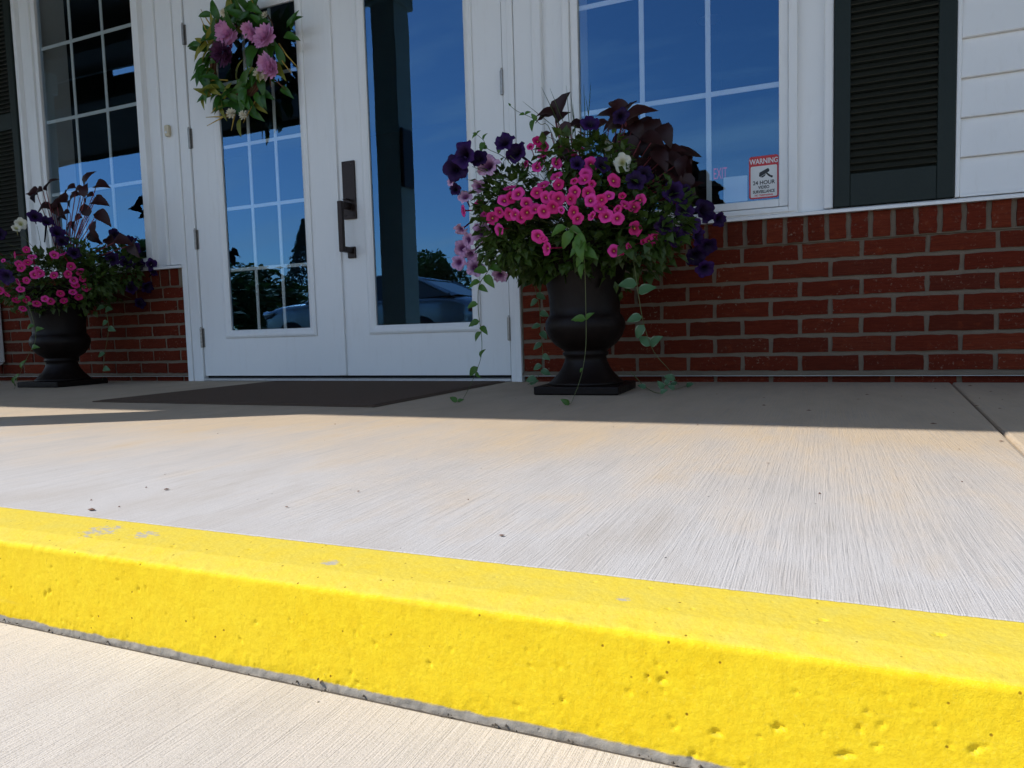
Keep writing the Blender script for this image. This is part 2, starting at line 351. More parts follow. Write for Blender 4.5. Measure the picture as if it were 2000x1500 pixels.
M['lavender'] = mat_petal('lavender_petal', (0.62, 0.36, 0.60), (0.72, 0.46, 0.68), (0.16, 0.04, 0.16), 0.14, 0.3, vein=(0.28, 0.08, 0.28))
M['whitepetal'] = mat_petal('cream_white_petal', (0.74, 0.72, 0.60), (0.80, 0.78, 0.68), (0.55, 0.55, 0.25), 0.1, 0.25)
M['mum'] = mat_leaf('mauve_pink_petal', (0.58, 0.20, 0.46), (0.80, 0.42, 0.66), 0.25, 0.6)
M['plum'] = mat_leaf('plum_petal', (0.055, 0.012, 0.045), (0.13, 0.03, 0.10), 0.2, 0.6)
M['cream'] = mat_leaf('cream_petal', (0.66, 0.60, 0.44), (0.78, 0.72, 0.58), 0.25, 0.6)
M['carpaint'] = plain('silver_car_paint', (0.36, 0.40, 0.44), 0.2, 0.6, var=0.03)
M['chrome'] = plain('chrome', (0.75, 0.76, 0.78), 0.1, 1.0, var=0.02)
M['carglass'] = plain('dark_car_glass', (0.012, 0.014, 0.016), 0.06, var=0.02, spec=0.8)
M['tree'] = mat_leaf('tree_leaf', (0.03, 0.07, 0.015), (0.08, 0.14, 0.03), 0.25, 0.6)
M['spruce'] = mat_leaf('spruce_needles', (0.04, 0.075, 0.065), (0.08, 0.13, 0.11), 0.1, 0.7)
M['bark'] = plain('bark', (0.07, 0.05, 0.035), 0.95, var=0.4, scale=18)

# ------------------------------------------------------------------ ground, walkway, kerb
def slab(name, x0, x1, y0, y1, z0, z1, m, parent=None, bevel=0):
    return MB().box(x0, x1, y0, y1, z0, z1).build(name, m, parent, bevel=bevel, seg=2)
tag(slab('ground', -400, 400, -400, 60, -0.6, -0.135, M['lawn']), kind='structure')
tag(slab('parking_lot', -60, 40, -16, -6.6, -0.3, -0.118, M['asphalt']), kind='structure')
tag(slab('driveway', -30, 20, -6.6, -2.4560, -0.3, -0.1005, M['apron'], bevel=0.002), kind='structure')
walk = tag(slab('walkway', -30, 20, -2.40, 0.5, -0.3, -0.020, M['gap']), kind='structure')
JX = lambda y: 0.294 + 0.071 * y                                     # the slab joint, not quite square to the wall
m = MB(); g = 0.003
m.add([(-30, -2.343, -0.018), (JX(-2.343) - g, -2.343, -0.018), (JX(0.3) - g, 0.3, -0.018), (-30, 0.3, -0.018),
       (-30, -2.343, 0), (JX(-2.343) - g, -2.343, 0), (JX(0.3) - g, 0.3, 0), (-30, 0.3, 0)], [(0, 3, 2, 1), (4, 5, 6, 7), (0, 1, 5, 4), (1, 2, 6, 5), (2, 3, 7, 6), (3, 0, 4, 7)])
m.build('paving_slab', M['walk'], walk, bevel=0.007, seg=2)
m = MB()
m.add([(JX(-2.343) + g, -2.343, -0.018), (20, -2.343, -0.018), (20, 0.3, -0.018), (JX(0.3) + g, 0.3, -0.018),
       (JX(-2.343) + g, -2.343, 0), (20, -2.343, 0), (20, 0.3, 0), (JX(0.3) + g, 0.3, 0)], [(0, 3, 2, 1), (4, 5, 6, 7), (0, 1, 5, 4), (1, 2, 6, 5), (2, 3, 7, 6), (3, 0, 4, 7)])
m.build('paving_slab', M['walk'], walk, bevel=0.007, seg=2)

def vnoise(x, y, f, seed):                       # smooth value noise on arrays
    rng = np.random.RandomState(seed); T = rng.rand(257, 257)
    u = x * f; v = y * f; i = np.floor(u).astype(int); j = np.floor(v).astype(int); a = u - i; b = v - j
    a = a * a * (3 - 2 * a); b = b * b * (3 - 2 * b); i %= 256; j %= 256
    return (T[i, j] * (1 - a) + T[i + 1, j] * a) * (1 - b) + (T[i, j + 1] * (1 - a) + T[i + 1, j + 1] * a) * b - 0.5
def kerb_profile(step):
    P = [(-2.3425, -0.06), (-2.3425, 0.001)]
    def seg(a, b, n): return [(a[0] + (b[0] - a[0]) * k / n, a[1] + (b[1] - a[1]) * k / n) for k in range(1, n + 1)]
    P += seg((-2.3425, 0.001), (-2.412, 0.0005), max(2, int(0.07 / step)))
    P += seg(P[-1], (-2.439, -0.0045), max(2, int(0.027 / step)))
    n = max(3, int(0.009 / step))
    for k in range(1, n + 1):                    # tooled slope, small worn arris, then the face
        a = 0.18 + k / n * 1.33; P.append((-2.439 - 0.0065 * (math.sin(a) - math.sin(.18)), -0.0045 - 0.0065 * (math.cos(.18) - math.cos(a))))
    P += seg(P[-1], (-2.4500, -0.128), max(3, int(0.11 / step)))
    return np.array(P)
def kerb_mesh(name, X, step, fine):
    pr = kerb_profile(step); d = np.gradient(pr, axis=0); nrm = np.stack([d[:, 1], -d[:, 0]], 1); nrm /= np.linalg.norm(nrm, axis=1)[:, None] + 1e-9
    nrm[:2] = (0, 1)
    s = np.concatenate([[0], np.cumsum(np.linalg.norm(np.diff(pr, axis=0), axis=1))])
    XX, SS = np.meshgrid(X, s, indexing='ij'); D = np.zeros_like(XX)
    XX0 = XX + 40
    if fine:
        D += 0.0006 * vnoise(XX0, SS, 6, 1) + 0.0001 * vnoise(XX0, SS, 45, 2) + 0.00012 * vnoise(XX0, SS, 150, 3) + 0.0004 * vnoise(XX0, SS, 330, 4)
        roll = np.exp(-((SS - s[np.argmin(abs(pr[:, 0] + 2.441))]) / 0.007) ** 2)          # ragged arris
        D += roll * (0.0030 * vnoise(XX0, SS, 9, 5) + 0.0014 * vnoise(XX0, SS, 110, 6))
        low = np.clip((SS - (s[-1] - 0.055)) / 0.03, 0, 1)
        D += low * (0.0009 * vnoise(XX0, SS, 60, 7) + 0.0012 * vnoise(XX0, SS, 190, 8))
        sface = lambda z: np.interp(-z, -pr[::1, 1][2:], s[2:])
        rng = np.random.RandomState(11); pits = []
        for k in range(560): pits.append((rng.uniform(X[0], X[-1]), sface(-rng.uniform(0.024, 0.1)), 0.0007 + 0.0016 * rng.rand() ** 4, 1 + rng.rand() * 0.8, rng.uniform(0, 3.1)))
        for k in range(60): pits.append((rng.uniform(X[0], X[-1]), rng.uniform(0.07, 0.13), 0.0008 + 0.0012 * rng.rand(), 1.2, 0))
        for (px, py, r, el, an) in ((1292, 1330, 0.0052, 2.1, 0.6), (1226, 1352, 0.0042, 1.4, -0.9), (1862, 1332, 0.0062, 1.8, 0.5), (1546, 1303, 0.003, 1.1, 0), (1680, 1425, 0.0048, 1.6, -1.2), (1722, 1417, 0.004, 2.2, 0.7), (1712, 1458, 0.0046, 2.0, 0.5), (1520, 1422, 0.0065, 2.2, 0.25), (1695, 1392, 0.0036, 1.8, 0.3), (1730, 1360, 0.003, 1.6, 0), (1055, 1268, 0.003, 1.2, 0), (1035, 1302, 0.0035, 1.6, -.4), (990, 1290, 0.0028, 1.3, 0.4), (1905, 1465, 0.006, 2.2, 0.6), (1320, 1418, 0.005, 1.8, 0.8), (88, 1162, 0.005, 2.3, 1.2), (240, 1120, 0.003, 1, 0), (1790, 1385, 0.003, 1.8, 0.3), (1600, 1360, 0.0028, 1.7, 0.2), (706, 1222, 0.0028, 1, 0), (845, 1242, 0.003, 1, 0), (880, 1270, 0.003, 1.4, 0.3), (1100, 1368, 0.004, 2.0, 0), (1010, 1378, 0.0036, 2.2, -0.3), (1650, 1475, 0.006, 2.2, 0.3), (1400, 1430, 0.006, 1.6, 0.2), (1608, 1245, 0.005, 1.8, 0.6)):
            q = at(px, py, -2.447); pits.append((q.x, sface(q.z) if q.z < -0.02 else 0.105, r * 0.46, 1 + (el - 1) * 0.9, an))
        for (x0, s0, r, el, an) in pits:
            i0, i1 = np.searchsorted(X, [x0 - r * el * 1.6, x0 + r * el * 1.6]); j0, j1 = np.searchsorted(s, [s0 - r * el * 1.6, s0 + r * el * 1.6])
            if i1 <= i0 or j1 <= j0: continue
            dx = XX[i0:i1, j0:j1] - x0; ds = -(SS[i0:i1, j0:j1] - s0)
            a = (dx * math.cos(an) + ds * math.sin(an)) / (r * el); b = (-dx * math.sin(an) + ds * math.cos(an)) / r
            q = (a * a + b * b) * (1 + 1.6 * vnoise(XX0[i0:i1, j0:j1], SS[i0:i1, j0:j1], 420, 9))
            D[i0:i1, j0:j1] -= 0.8 * r * np.clip(1 - q, 0, 1) ** 0.6
    V = np.stack([XX, pr[None, :, 0] + D * nrm[None, :, 0], pr[None, :, 1] + D * nrm[None, :, 1]], -1)
    nx, ns = len(X), len(s); idx = np.arange(nx * ns).reshape(nx, ns)
    F = np.stack([idx[:-1, :-1], idx[:-1, 1:], idx[1:, 1:], idx[1:, :-1]], -1).reshape(-1, 4)
    me = bpy.data.meshes.new(name); me.vertices.add(nx * ns); me.vertices.foreach_set('co', V.reshape(-1).astype(np.float32))
    me.loops.add(F.size); me.loops.foreach_set('vertex_index', F.reshape(-1).astype(np.int32))
    me.polygons.add(len(F)); me.polygons.foreach_set('loop_start', np.arange(0, F.size, 4, dtype=np.int32)); me.polygons.foreach_set('loop_total', np.full(len(F), 4, dtype=np.int32))
    me.polygons.foreach_set('use_smooth', np.ones(len(F), dtype=bool)); me.materials.append(M['kerb']); me.update(); me.validate(); return me
kerb = link('kerb', kerb_mesh('kerb', np.arange(-1.9, 0.5, 0.0016), 0.0016, True))
tag(kerb, 'thick yellow painted concrete kerb along the walkway edge', 'kerb', kind='structure')
kx = MB()
link('kerb_length', kerb_mesh('kerb_length', np.linspace(-30, -1.9, 60), 0.012, False), kerb)
link('kerb_length', kerb_mesh('kerb_length', np.linspace(0.4992, 20, 40), 0.012, False), kerb)
tag(MB().box(-30, 20, -2.4562, -2.4440, -0.3, -0.1045).build('kerb_joint', M['gap']), kind='structure')

# ------------------------------------------------------------------ the building
B = empty('building', (0, 0, 0), label='white sided building with low red brick wall, double doors and dark shutters', cat='building')
BL, BH = 0.2127, 0.0709
def brick_mesh(name, L, H, nx, nz, seed, joints_y=0.030):
    rnd = random.Random(seed); mb = MB(); v = []
    for i in range(nx + 1):
        for k in range(nz + 1):
            x = -L / 2 + L * i / nx; z = -H / 2 + H * k / nz; y = rnd.uniform(-0.0012, 0.0012)
            if k in (0, nz): z += rnd.uniform(-0.0026, 0.0014) * (1 if k else -1) ; y += 0.0016
            if i in (0, nx): x += rnd.uniform(-0.0024, 0.0012) * (1 if i else -1); y += 0.0016
            v.append((x, y, z))
    f = []; I = lambda i, k: i * (nz + 1) + k
    for i in range(nx):
        for k in range(nz): f.append((I(i, k), I(i + 1, k), I(i + 1, k + 1), I(i, k + 1)))
    ring = [I(i, 0) for i in range(nx + 1)] + [I(nx, k) for k in range(1, nz + 1)] + [I(i, nz) for i in range(nx - 1, -1, -1)] + [I(0, k) for k in range(nz - 1, 0, -1)]
    n = len(v); v += [(v[r][0], joints_y, v[r][2]) for r in ring]
    for a in range(len(ring)):
        b = (a + 1) % len(ring); f.append((ring[b], ring[a], n + a, n + b))
    return mb.add(v, f).mesh(name, M['brick'], True)
JT = 0.0145
stretchers = [brick_mesh('brick', BL - JT, BH - JT, 7, 2, i) for i in range(8)]
headers = [brick_mesh('brick', 0.0735 - 0.016, 0.0935, 2, 4, 40 + i) for i in range(6)]
for me in stretchers + headers:
    try: me.set_sharp_from_angle(angle=math.radians(40))
    except Exception: pass
def bricks(wall, x0, x1, joint_at, stuff=None):
    R = random.Random(int(x0 * 100))
    def put(pool, cx, cz, y, sx=1.0):
        me = R.choice(pool); fl = R.random() < 0.5
        y = y + R.uniform(-0.0018, 0.0018)
        if stuff is None: link('brick', me, wall, (cx, y, cz), scale=(-sx if fl else sx, 1, 1))
        else: stuff.add([(v.co.x * sx + cx, v.co.y + y, v.co.z + cz) for v in me.vertices], [tuple(p.vertices) for p in me.polygons])
    for c in range(0, 8):                              # c = 0 is the cut course at the foot of the wall
        zc = 0.110 - 0.5 * BH + (c - 1) * BH if c else 0.110 - 1.5 * BH
        y = 0.0 if c else 0.012
        off = joint_at + (0.0 if c % 2 else BL / 2)
        k0 = math.floor((x0 - off) / BL); x = off + k0 * BL
        while x < x1 - 0.002:
            a, b = max(x, x0), min(x + BL, x1)
            if b - a > 0.03: put(stretchers, (a + b) / 2, zc, y, (b - a - JT) / (BL - JT))
            x += BL
    x = x0 + 0.004; 
    while x + 0.06 < x1:
        put(headers, x + 0.0735 / 2, 0.585, -0.010); x += 0.0735
def brick_wall(x0, x1, f0, f1, joint_at):
    # f0..f1: bricks built one by one; the rest of the wall, out of the picture, is joined
    wmesh = MB().box(x0, x1, 0.0075, 0.12, 0.03, 0.533).box(x0, x1, 0.0, 0.12, 0.5335, 0.632).box(x0, x1, 0.02, 0.12, -0.05, 0.0297)
    wo = wmesh.build('brick_wall', M['mortar'], B)
    bricks(wo, f0, f1, joint_at)
    st = MB()
    if f0 > x0 + 0.05: bricks(wo, x0, f0, joint_at, st)
    if f1 < x1 - 0.05: bricks(wo, f1, x1, joint_at, st)
    if st.v: tag(st.build('brick_courses', M['brick'], wo), kind='stuff')
    led = MB().prism([(-0.0075, 0.0275), (-0.0085, 0.0345), (0.0, 0.0440), (0.02, 0.0440), (0.02, 0.0275)], x0, x1)
    led.build('mortar_ledge', M['mortar'], wo)
    MB().prism([(-0.0105, 0.0258), (-0.0105, 0.0275), (0.02, 0.0275), (0.02, 0.0258)], x0, x1).build('drip_edge', M['alu'], wo)
    # thin white sill cap that closes the brickwork
    MB().prism([(-0.030, 0.6330), (-0.030, 0.6440), (-0.022, 0.6480), (0.06, 0.6520), (0.06, 0.6330)], x0 - (0.004 if x0 > -2 else 0), x1 + (0.012 if x1 < -2 else 0)).build('sill_cap', M['white'], B)
    return wo
brick_wall(-1.373, 4.0, -1.373, 1.30, 0.0)
brick_wall(-9.0, -3.410, -5.50, -3.410, -3.410 - 0.17)

# upper wall, with openings for the doors and the windows
wm = MB()
DX0, DX1, DZ = -3.297, -1.432, 2.08
WZ0, WZ1 = 0.700, 2.46
WIN = ((-4.482, -3.680), (-1.080, -0.288))
for a, b in ((-9.0, WIN[0][0] - 0.02), (WIN[0][1] + 0.02, -3.385), (-1.345, WIN[1][0] - 0.02), (WIN[1][1] + 0.02, 4.0)):
    wm.box(a, b, 0.014, 0.2, 0.6525, 3.42)
for a, b in WIN: wm.box(a - 0.02, b + 0.02, 0.014, 0.2, 0.6525, WZ0 - 0.02).box(a - 0.02, b + 0.02, 0.014, 0.2, WZ1 + 0.02, 3.42)
wm.box(-3.385, -1.345, 0.014, 0.2, DZ + 0.05, 3.42)
wm.box(-9.0, -3.41, 0.121, 0.2, -0.1, 0.6325).box(-1.373, 4.0, 0.121, 0.2, -0.1, 0.6325)
wm.build('upper_wall', M['white'], B)
def trim(x0, x1, y0, y1, z0, z1, bevel=0.003): return MB().box(x0, x1, y0, y1, z0, z1).build('trim_board', M['white'], B, bevel=bevel, seg=2)
# door casings and the moulded strips between door and window (one side, then the other)
trim(-3.408, -3.372, -0.012, 0.05, 0.0, DZ + 0.06)
trim(-3.3705, -3.300, -0.004, 0.05, 0.0, DZ + 0.06)
trim(-1.4295, -1.402, -0.004, 0.05, 0.0, DZ + 0.06)
trim(-1.4005, -1.374, -0.012, 0.05, 0.0, DZ + 0.06)
trim(-1.3725, -1.288, -0.004, 0.03, 0.6535, 3.29)
trim(-1.2865, -1.243, -0.016, 0.03, 0.6535, 3.29, 0.006)
trim(-3.497, -3.409, -0.004, 0.03, 0.6535, 3.29)
trim(-3.525, -3.4985, -0.016, 0.03, 0.6535, 3.29, 0.006)
trim(-0.131, -0.098, -0.014, 0.03, 0.6535, 3.29, 0.005)
trim(-4.686, -4.655, -0.014, 0.03, 0.6535, 3.29, 0.005)
trim(-3.3705, -1.4005, -0.006, 0.05, DZ + 0.0605, DZ + 0.16)

def window(x0, x1):
    f = MB()                                       # stepped vinyl frame round the glass
    for (o, i, ya, yb) in ((0.066, 0.034, -0.020, 0.030), (0.0335, 0.0, -0.006, 0.034)):
        f.box(x0 - o, x0 - i, ya, yb, WZ0 - o + 0.012, WZ1 + o).box(x1 + i, x1 + o, ya, yb, WZ0 - o + 0.012, WZ1 + o)
        f.box(x0 - i + 0.0003, x1 + i - 0.0003, ya + 0.0006, yb, WZ0 - o + 0.012, WZ0 - i + 0.008).box(x0 - i + 0.0003, x1 + i - 0.0003, ya, yb, WZ1 + i, WZ1 + o)
    wo = f.build('window', M['white'], B, bevel=0.003, seg=2)
    MB().prism([(-0.028, 0.6535), (-0.028, 0.662), (0.010, 0.6685), (0.010, 0.6535)], x0 - 0.060, x1 + 0.060).build('sill', M['white'], wo)
    pane(wo, x0 - 0.004, x1 + 0.004, WZ0 + 0.004, WZ1 + 0.004, 0.012)
    w3 = (x1 - x0) / 3; hp = 0.4345
    bars(wo, x0, x1, WZ0, WZ1, [x0 + w3, x0 + 2 * w3], [0.708 + hp * k for k in (1, 2, 3)], 0.019, 0.0205)
    return wo
def pane(par, x0, x1, z0, z1, y):
    mb = MB(); v = [(x0, y, z0), (x1, y, z0), (x1, y + 0.004, z0), (x0, y + 0.004, z0), (x0, y, z1), (x1, y, z1), (x1, y + 0.004, z1), (x0, y + 0.004, z1)]
    mb.add(v, [(0, 1, 5, 4)], 0); mb.add(v, [(0, 3, 2, 1), (4, 5, 6, 7), (1, 2, 6, 5), (2, 3, 7, 6), (3, 0, 4, 7)], 1)
    return mb.build('pane', [M['glass'], M['clear']], par)
def bars(par, x0, x1, z0, z1, xs, zs, y, wd):
    for x in xs: MB().box(x - wd / 2, x + wd / 2, y, y + 0.006, z0, z1).build('muntin', M['white'], par, bevel=0.0015)
    for z in zs: MB().box(x0, x1, y + 0.0008, y + 0.0052, z - wd / 2, z + wd / 2).build('muntin', M['white'], par, bevel=0.0015)
tag(window(*WIN[0]), label='dim window with white grilles reflecting the porch roof')
tag(window(*WIN[1]), label='window full of blue sky reflection with warning sticker')

# double doors
MB().box(-3.300, -1.4295, -0.008, 0.10, 0.0005, 0.016).build('threshold', M['alu'], B, bevel=0.004)
MB().box(-3.300, -1.4295, 0.03, 0.06, 0.016, 0.034).build('door_gap', M['rubber'], B)
def door(x0, x1, gx0, gx1, gz0, gz1, label):
    Y0, Y1 = 0.006, 0.050; d = MB(); z0 = 0.030
    d.box(x0, gx0 - 0.035, Y0, Y1, z0, DZ - 0.004).box(gx1 + 0.035, x1, Y0, Y1, z0, DZ - 0.004)
    d.box(gx0 - 0.035, gx1 + 0.035, Y0, Y1, z0, gz0 - 0.035).box(gx0 - 0.035, gx1 + 0.035, Y0, Y1, gz1 + 0.035, DZ - 0.004)
    do = d.build('door', M['white'], B); tag(do, label=label)
    f = MB(); o = 0.042                            # moulded frame that holds the glass: outer bead, slope, inner bead
    prof = [(o, 0.0055), (o, -0.002), (0.032, -0.007), (0.022, -0.0065), (0.008, -0.001), (0.0, 0.004), (0.0, 0.016)]
    cs = [(gx0, gz0, -1, -1), (gx1, gz0, 1, -1), (gx1, gz1, 1, 1), (gx0, gz1, -1, 1)]
    v = [(cx + sx * a, y, cz + sz * a) for (cx, cz, sx, sz) in cs for (a, y) in prof]; n = len(prof)
    fs = [(c * n + k, c * n + k + 1, ((c + 1) % 4) * n + k + 1, ((c + 1) % 4) * n + k) for c in range(4) for k in range(n - 1)]
    f.add(v, fs).build('glass_frame', M['white'], do)
    pane(do, gx0 - 0.01, gx1 + 0.01, gz0 - 0.01, gz1 + 0.01, 0.012)
    return do
dl = door(-3.294, -2.366, -3.083, -2.553, 0.277, 1.905, 'door with white grille bars behind its glass and a wreath')
bars(dl, -3.083, -2.553, 0.277, 1.905, [-3.083 + 0.53 / 3, -3.083 + 0.53 * 2 / 3], [0.277 + 0.3256 * k for k in (1, 2, 3, 4)], 0.019, 0.0185)
dr = door(-2.340, -1.435, -2.147, -1.619, 0.277, 1.905, 'door with one clear pane and dark bronze pull')
MB().prism([(-0.004, 0.030), (-0.007, 0.034), (-0.007, DZ - 0.01), (-0.004, DZ - 0.006), (0.0055, DZ - 0.006), (0.0055, 0.030)], -2.372, -2.334).build('astragal', M['white'], dl, bevel=0.002)
for z in (0.241, 0.781, 1.325, 1.872):
    for d_, x in ((dl, -3.2975), (dr, -1.4325)):
        h = MB()
        for k in range(5): h.lathe([(0.0001, 0), (0.0066, 0.0), (0.0066, 0.0205), (0.0001, 0.0205)], 10, (x, -0.006, z - 0.054 + k * 0.0215))
        h.lathe([(0.0001, 0), (0.004, 0.001), (0.005, 0.006), (0.0001, 0.006)], 8, (x, -0.006, z + 0.0535))
        h.box(x - 0.013, x + 0.013, 0.0018, 0.0072, z - 0.052, z + 0.052)
        h.build('hinge', M['hinge'], d_)
hp_ = MB().box(-2.306, -2.234, -0.006, 0.006, 0.803, 1.083)
for sx in (-2.292, -2.248):
    for sz in (0.820, 1.066): hp_.lathe([(0.0001, 0), (0.005, 0), (0.004, 0.002), (0.0001, 0.002)], 8, (sx, -0.0065, sz))
hb = hp_.build('back_plate', M['bronze'], dr, bevel=0.0025, seg=2)
gr = MB()
def cbox(p, q, wx, wy):
    gr.tube([p, q], [wx, wx], 4)
gr.box(-2.284, -2.258, -0.088, -0.066, 0.636, 0.880)
gr.box(-2.283, -2.259, -0.0665, -0.006, 0.848, 0.8795).box(-2.283, -2.259, -0.0665, -0.006, 0.636, 0.664)
gr.box(-2.294, -2.248, -0.0065, 0.006, 0.612, 0.668)
gr.build('pull_handle', M['bronze'], dr, bevel=0.004, seg=2)
MB().box(-2.276, -2.262, -0.042, -0.006, 0.892, 0.899).box(-2.281, -2.257, -0.046, -0.030, 0.889, 0.896).build('thumb_latch', M['bronze'], dr, bevel=0.002)

# shutters
M['slat'] = plain('dark_olive_slat', (0.030, 0.031, 0.023), 0.45, var=0.2, scale=60)
slat_me = MB().prism([(-0.010, -0.0105), (-0.0125, -0.008), (0.008, 0.013), (0.0105, 0.0105)], -0.5, 0.5).mesh('slat', M['slat'])
def shutter(x0, x1, label):
    s = MB(); Y0, Y1 = -0.024, 0.004; z0, z1 = 0.6535, 2.48; st = 0.055
    s.box(x0, x0 + st, Y0, Y1, z0, z1).box(x1 - st, x1, Y0, Y1, z0, z1)
    for a, b in ((z0, 0.770), (1.565, 1.665), (2.40, z1)): s.box(x0 + st, x1 - st, Y0 + 0.0008, Y1, a, b)
    s.box(x0 + 0.02, x1 - 0.02, 0.0045, 0.012, z0 + 0.02, z1 - 0.02)
    so = s.build('shutter', M['shutter'], B, bevel=0.002); tag(so, label=label)
    R = random.Random(int(x0 * 77))
    for a, b in ((0.778, 1.562), (1.673, 2.398)):
        z = a + 0.012
        while z < b:
            link('slat', slat_me, so, ((x0 + x1) / 2, -0.012, z), rot=(R.uniform(-0.05, 0.05), 0, 0), scale=(x1 - x0 - 2 * st, 1, 1)); z += 0.0255
shutter(-0.097, 0.289, 'charcoal louvred shutter beside white siding')
shutter(-5.072, -4.690, 'charcoal louvred shutter beside dim grilled window')

# lap siding
plank = lambda x0, x1, z: MB().prism([(-0.016, z), (-0.0165, z + 0.003), (0.001, z + 0.134), (0.0135, z + 0.134), (0.0135, z)], x0, x1).build('siding_plank', M['white'], B, bevel=0.001)
for k in range(19):
    z = 0.6555 + 0.1345 * k
    plank(0.3055, 4.0, z); plank(-9.0, -5.0885, z)
trim(0.2905, 0.3050, -0.018, 0.014, 0.6535, 3.29, 0.003)
trim(-5.088, -5.0735, -0.018, 0.014, 0.6535, 3.29, 0.003)
MB().prism([(-0.020, 0.6525), (-0.020, 0.656), (-0.0165, 0.6665), (-0.0142, 0.6665), (-0.0142, 0.6525)], 0.3055, 4.0).build('starter_strip', M['white'], B)

# downspout at the end of the short brick pier, doorbell
ds = MB().box(-5.115, -5.012, -0.085, -0.012, 0.62, 2.9).box(-5.113, -5.014, -0.086, -0.010, 0.12, 0.6195)
ds.add([(-5.112, -0.085, 0.119), (-5.016, -0.085, 0.119), (-5.016, -0.012, 0.119), (-5.112, -0.012, 0.119), (-5.112, -0.19, 0.045), (-5.016, -0.19, 0.045), (-5.016, -0.15, 0.028), (-5.112, -0.15, 0.028)],
       [(0, 3, 2, 1), (4, 5, 6, 7), (0, 1, 5, 4), (1, 2, 6, 5), (2, 3, 7, 6), (3, 0, 4, 7)])
ds.build('downspout', M['white'], B, bevel=0.008, seg=2)
bell = MB().box(-3.459, -3.427, -0.026, -0.0042, 1.352, 1.412).build('doorbell', M['bell'], B, bevel=0.006, seg=3)
MB().lathe([(0.0001, 0), (0.008, 0), (0.007, 0.003), (0.0001, 0.0035)], 14, (0, 0, 0)).build('bell_button', M['card'], bell, loc=(0, 0, 0))
bb = col.objects['bell_button']; bb.parent = bell; bb.location = (-3.443, -0.0262, 1.372); bb.rotation_euler = (math.pi / 2, 0, 0)

# porch roof, columns, drive canopy
ZE, OV = 3.385, 2.865
r = MB().box(-16, 8, -OV, 0.014, 3.295, 3.32); r.build('soffit', M['soffit'], B)
MB().box(-16, 8, -OV - 0.022, -OV, 3.285, ZE).build('fascia', M['white'], B)
MB().prism([(-OV - 0.02, 3.3855), (-OV - 0.02, 3.397), (3.0, 5.3), (3.0, 5.1), (0.2, 3.45), (-OV + 0.1, 3.3855)], -16, 8).build('roof', M['shingle'], B)
def column(x):
    a = 0.108; c = MB().box(x - a, x + a, -2.095 - a, -2.095 + a, 0.001, 3.0495); co = c.build('column', M['column'], B, bevel=0.006, seg=2)
    MB().box(x - a - 0.03, x + a + 0.03, -2.095 - a - 0.03, -2.095 + a + 0.03, 0.0015, 0.20).build('column_base', M['column'], co, bevel=0.01)
    MB().box(x - a - 0.035, x + a + 0.035, -2.095 - a - 0.035, -2.095 + a + 0.035, 2.83, 3.0485).build('column_capital', M['column'], co, bevel=0.01)
    return co
c0 = column(-7.66); c1 = column(-3.325); c2 = column(1.05)
MB().box(-3.2165, -3.185, -2.15, -1.99, 1.40, 1.86).build('number_plate', M['bronze'], c1, bevel=0.01)
MB().box(-16, 8, -2.22, -1.97, 3.05, 3.2945).build('porch_beam', M['soffit'], B)
MB().box(-15, -6.1, -4.55, -2.90, 3.0, 3.03).build('canopy_soffit', M['soffit'], B)
MB().box(-15, -6.1, -4.575, -4.551, 2.93, 3.24).box(-6.0995, -6.075, -4.575, -2.90, 2.93, 3.24).box(-15, -6.1, -4.55, -2.915, 3.0305, 3.24).box(-15, -7.52, -2.914, -2.889, 3.0, 3.42).build('canopy_roof', M['soffit'], B)
for x in (-12.5, -14.7): MB().box(x - 0.12, x + 0.12, -4.5, -4.26, -0.1, 2.999).build('canopy_post', M['column'], B, bevel=0.006)
# dim room behind the glass
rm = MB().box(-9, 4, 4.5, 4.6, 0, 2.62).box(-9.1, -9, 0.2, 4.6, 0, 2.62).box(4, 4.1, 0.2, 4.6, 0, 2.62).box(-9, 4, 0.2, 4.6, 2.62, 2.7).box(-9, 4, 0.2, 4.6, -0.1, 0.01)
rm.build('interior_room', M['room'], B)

# ------------------------------------------------------------------ things on and by the wall
mo = MB().box(-2.765, -1.448, -1.068, -0.030, 0.0008, 0.0045).build('doormat', M['mat'], loc=(-2.14, -0.55, 0), bevel=0.003)
MB().box(-2.745, -1.468, -1.048, -0.050, 0.0046, 0.0072).build('carpet_pile', M['mat'], mo, bevel=0.003)
tag(mo, 'dark charcoal doormat lying in front of the double doors', 'doormat')

def text(name, body, size, loc, mat, parent, bold=0.0, sx=1.0, ext=0.0):
    c = bpy.data.curves.new(name, 'FONT'); c.body = body; c.size = size; c.align_x = 'CENTER'; c.align_y = 'CENTER'; c.offset = bold; c.extrude = ext
    tmp = bpy.data.objects.new(name, c); col.objects.link(tmp); bpy.context.view_layer.update()
    me = bpy.data.meshes.new_from_object(tmp.evaluated_get(bpy.context.evaluated_depsgraph_get())); me.materials.clear()
    bpy.data.objects.remove(tmp); bpy.data.curves.remove(c); me.name = name
    return link(name, me, parent, loc, mat, (math.pi / 2, 0, 0), (sx, 1, 1))
def rrect(x0, x1, z0, z1, rad, y, th=0.0004, n=5):
    p = []
    for cx, cz, a0 in ((x1 - rad, z0 + rad, -90), (x1 - rad, z1 - rad, 0), (x0 + rad, z1 - rad, 90), (x0 + rad, z0 + rad, 180)):
        for k in range(n + 1):
            a = math.radians(a0 + 90 * k / n); p.append((cx + rad * math.cos(a), cz + rad * math.sin(a)))
    n_ = len(p); v = [(x, y, z) for x, z in p] + [(x, y + th, z) for x, z in p]
    return MB().add(v, [tuple(range(n_)), tuple(range(n_, 2 * n_))[::-1]] + [((i + 1) % n_, i, n_ + i, n_ + (i + 1) % n_) for i in range(n_)])
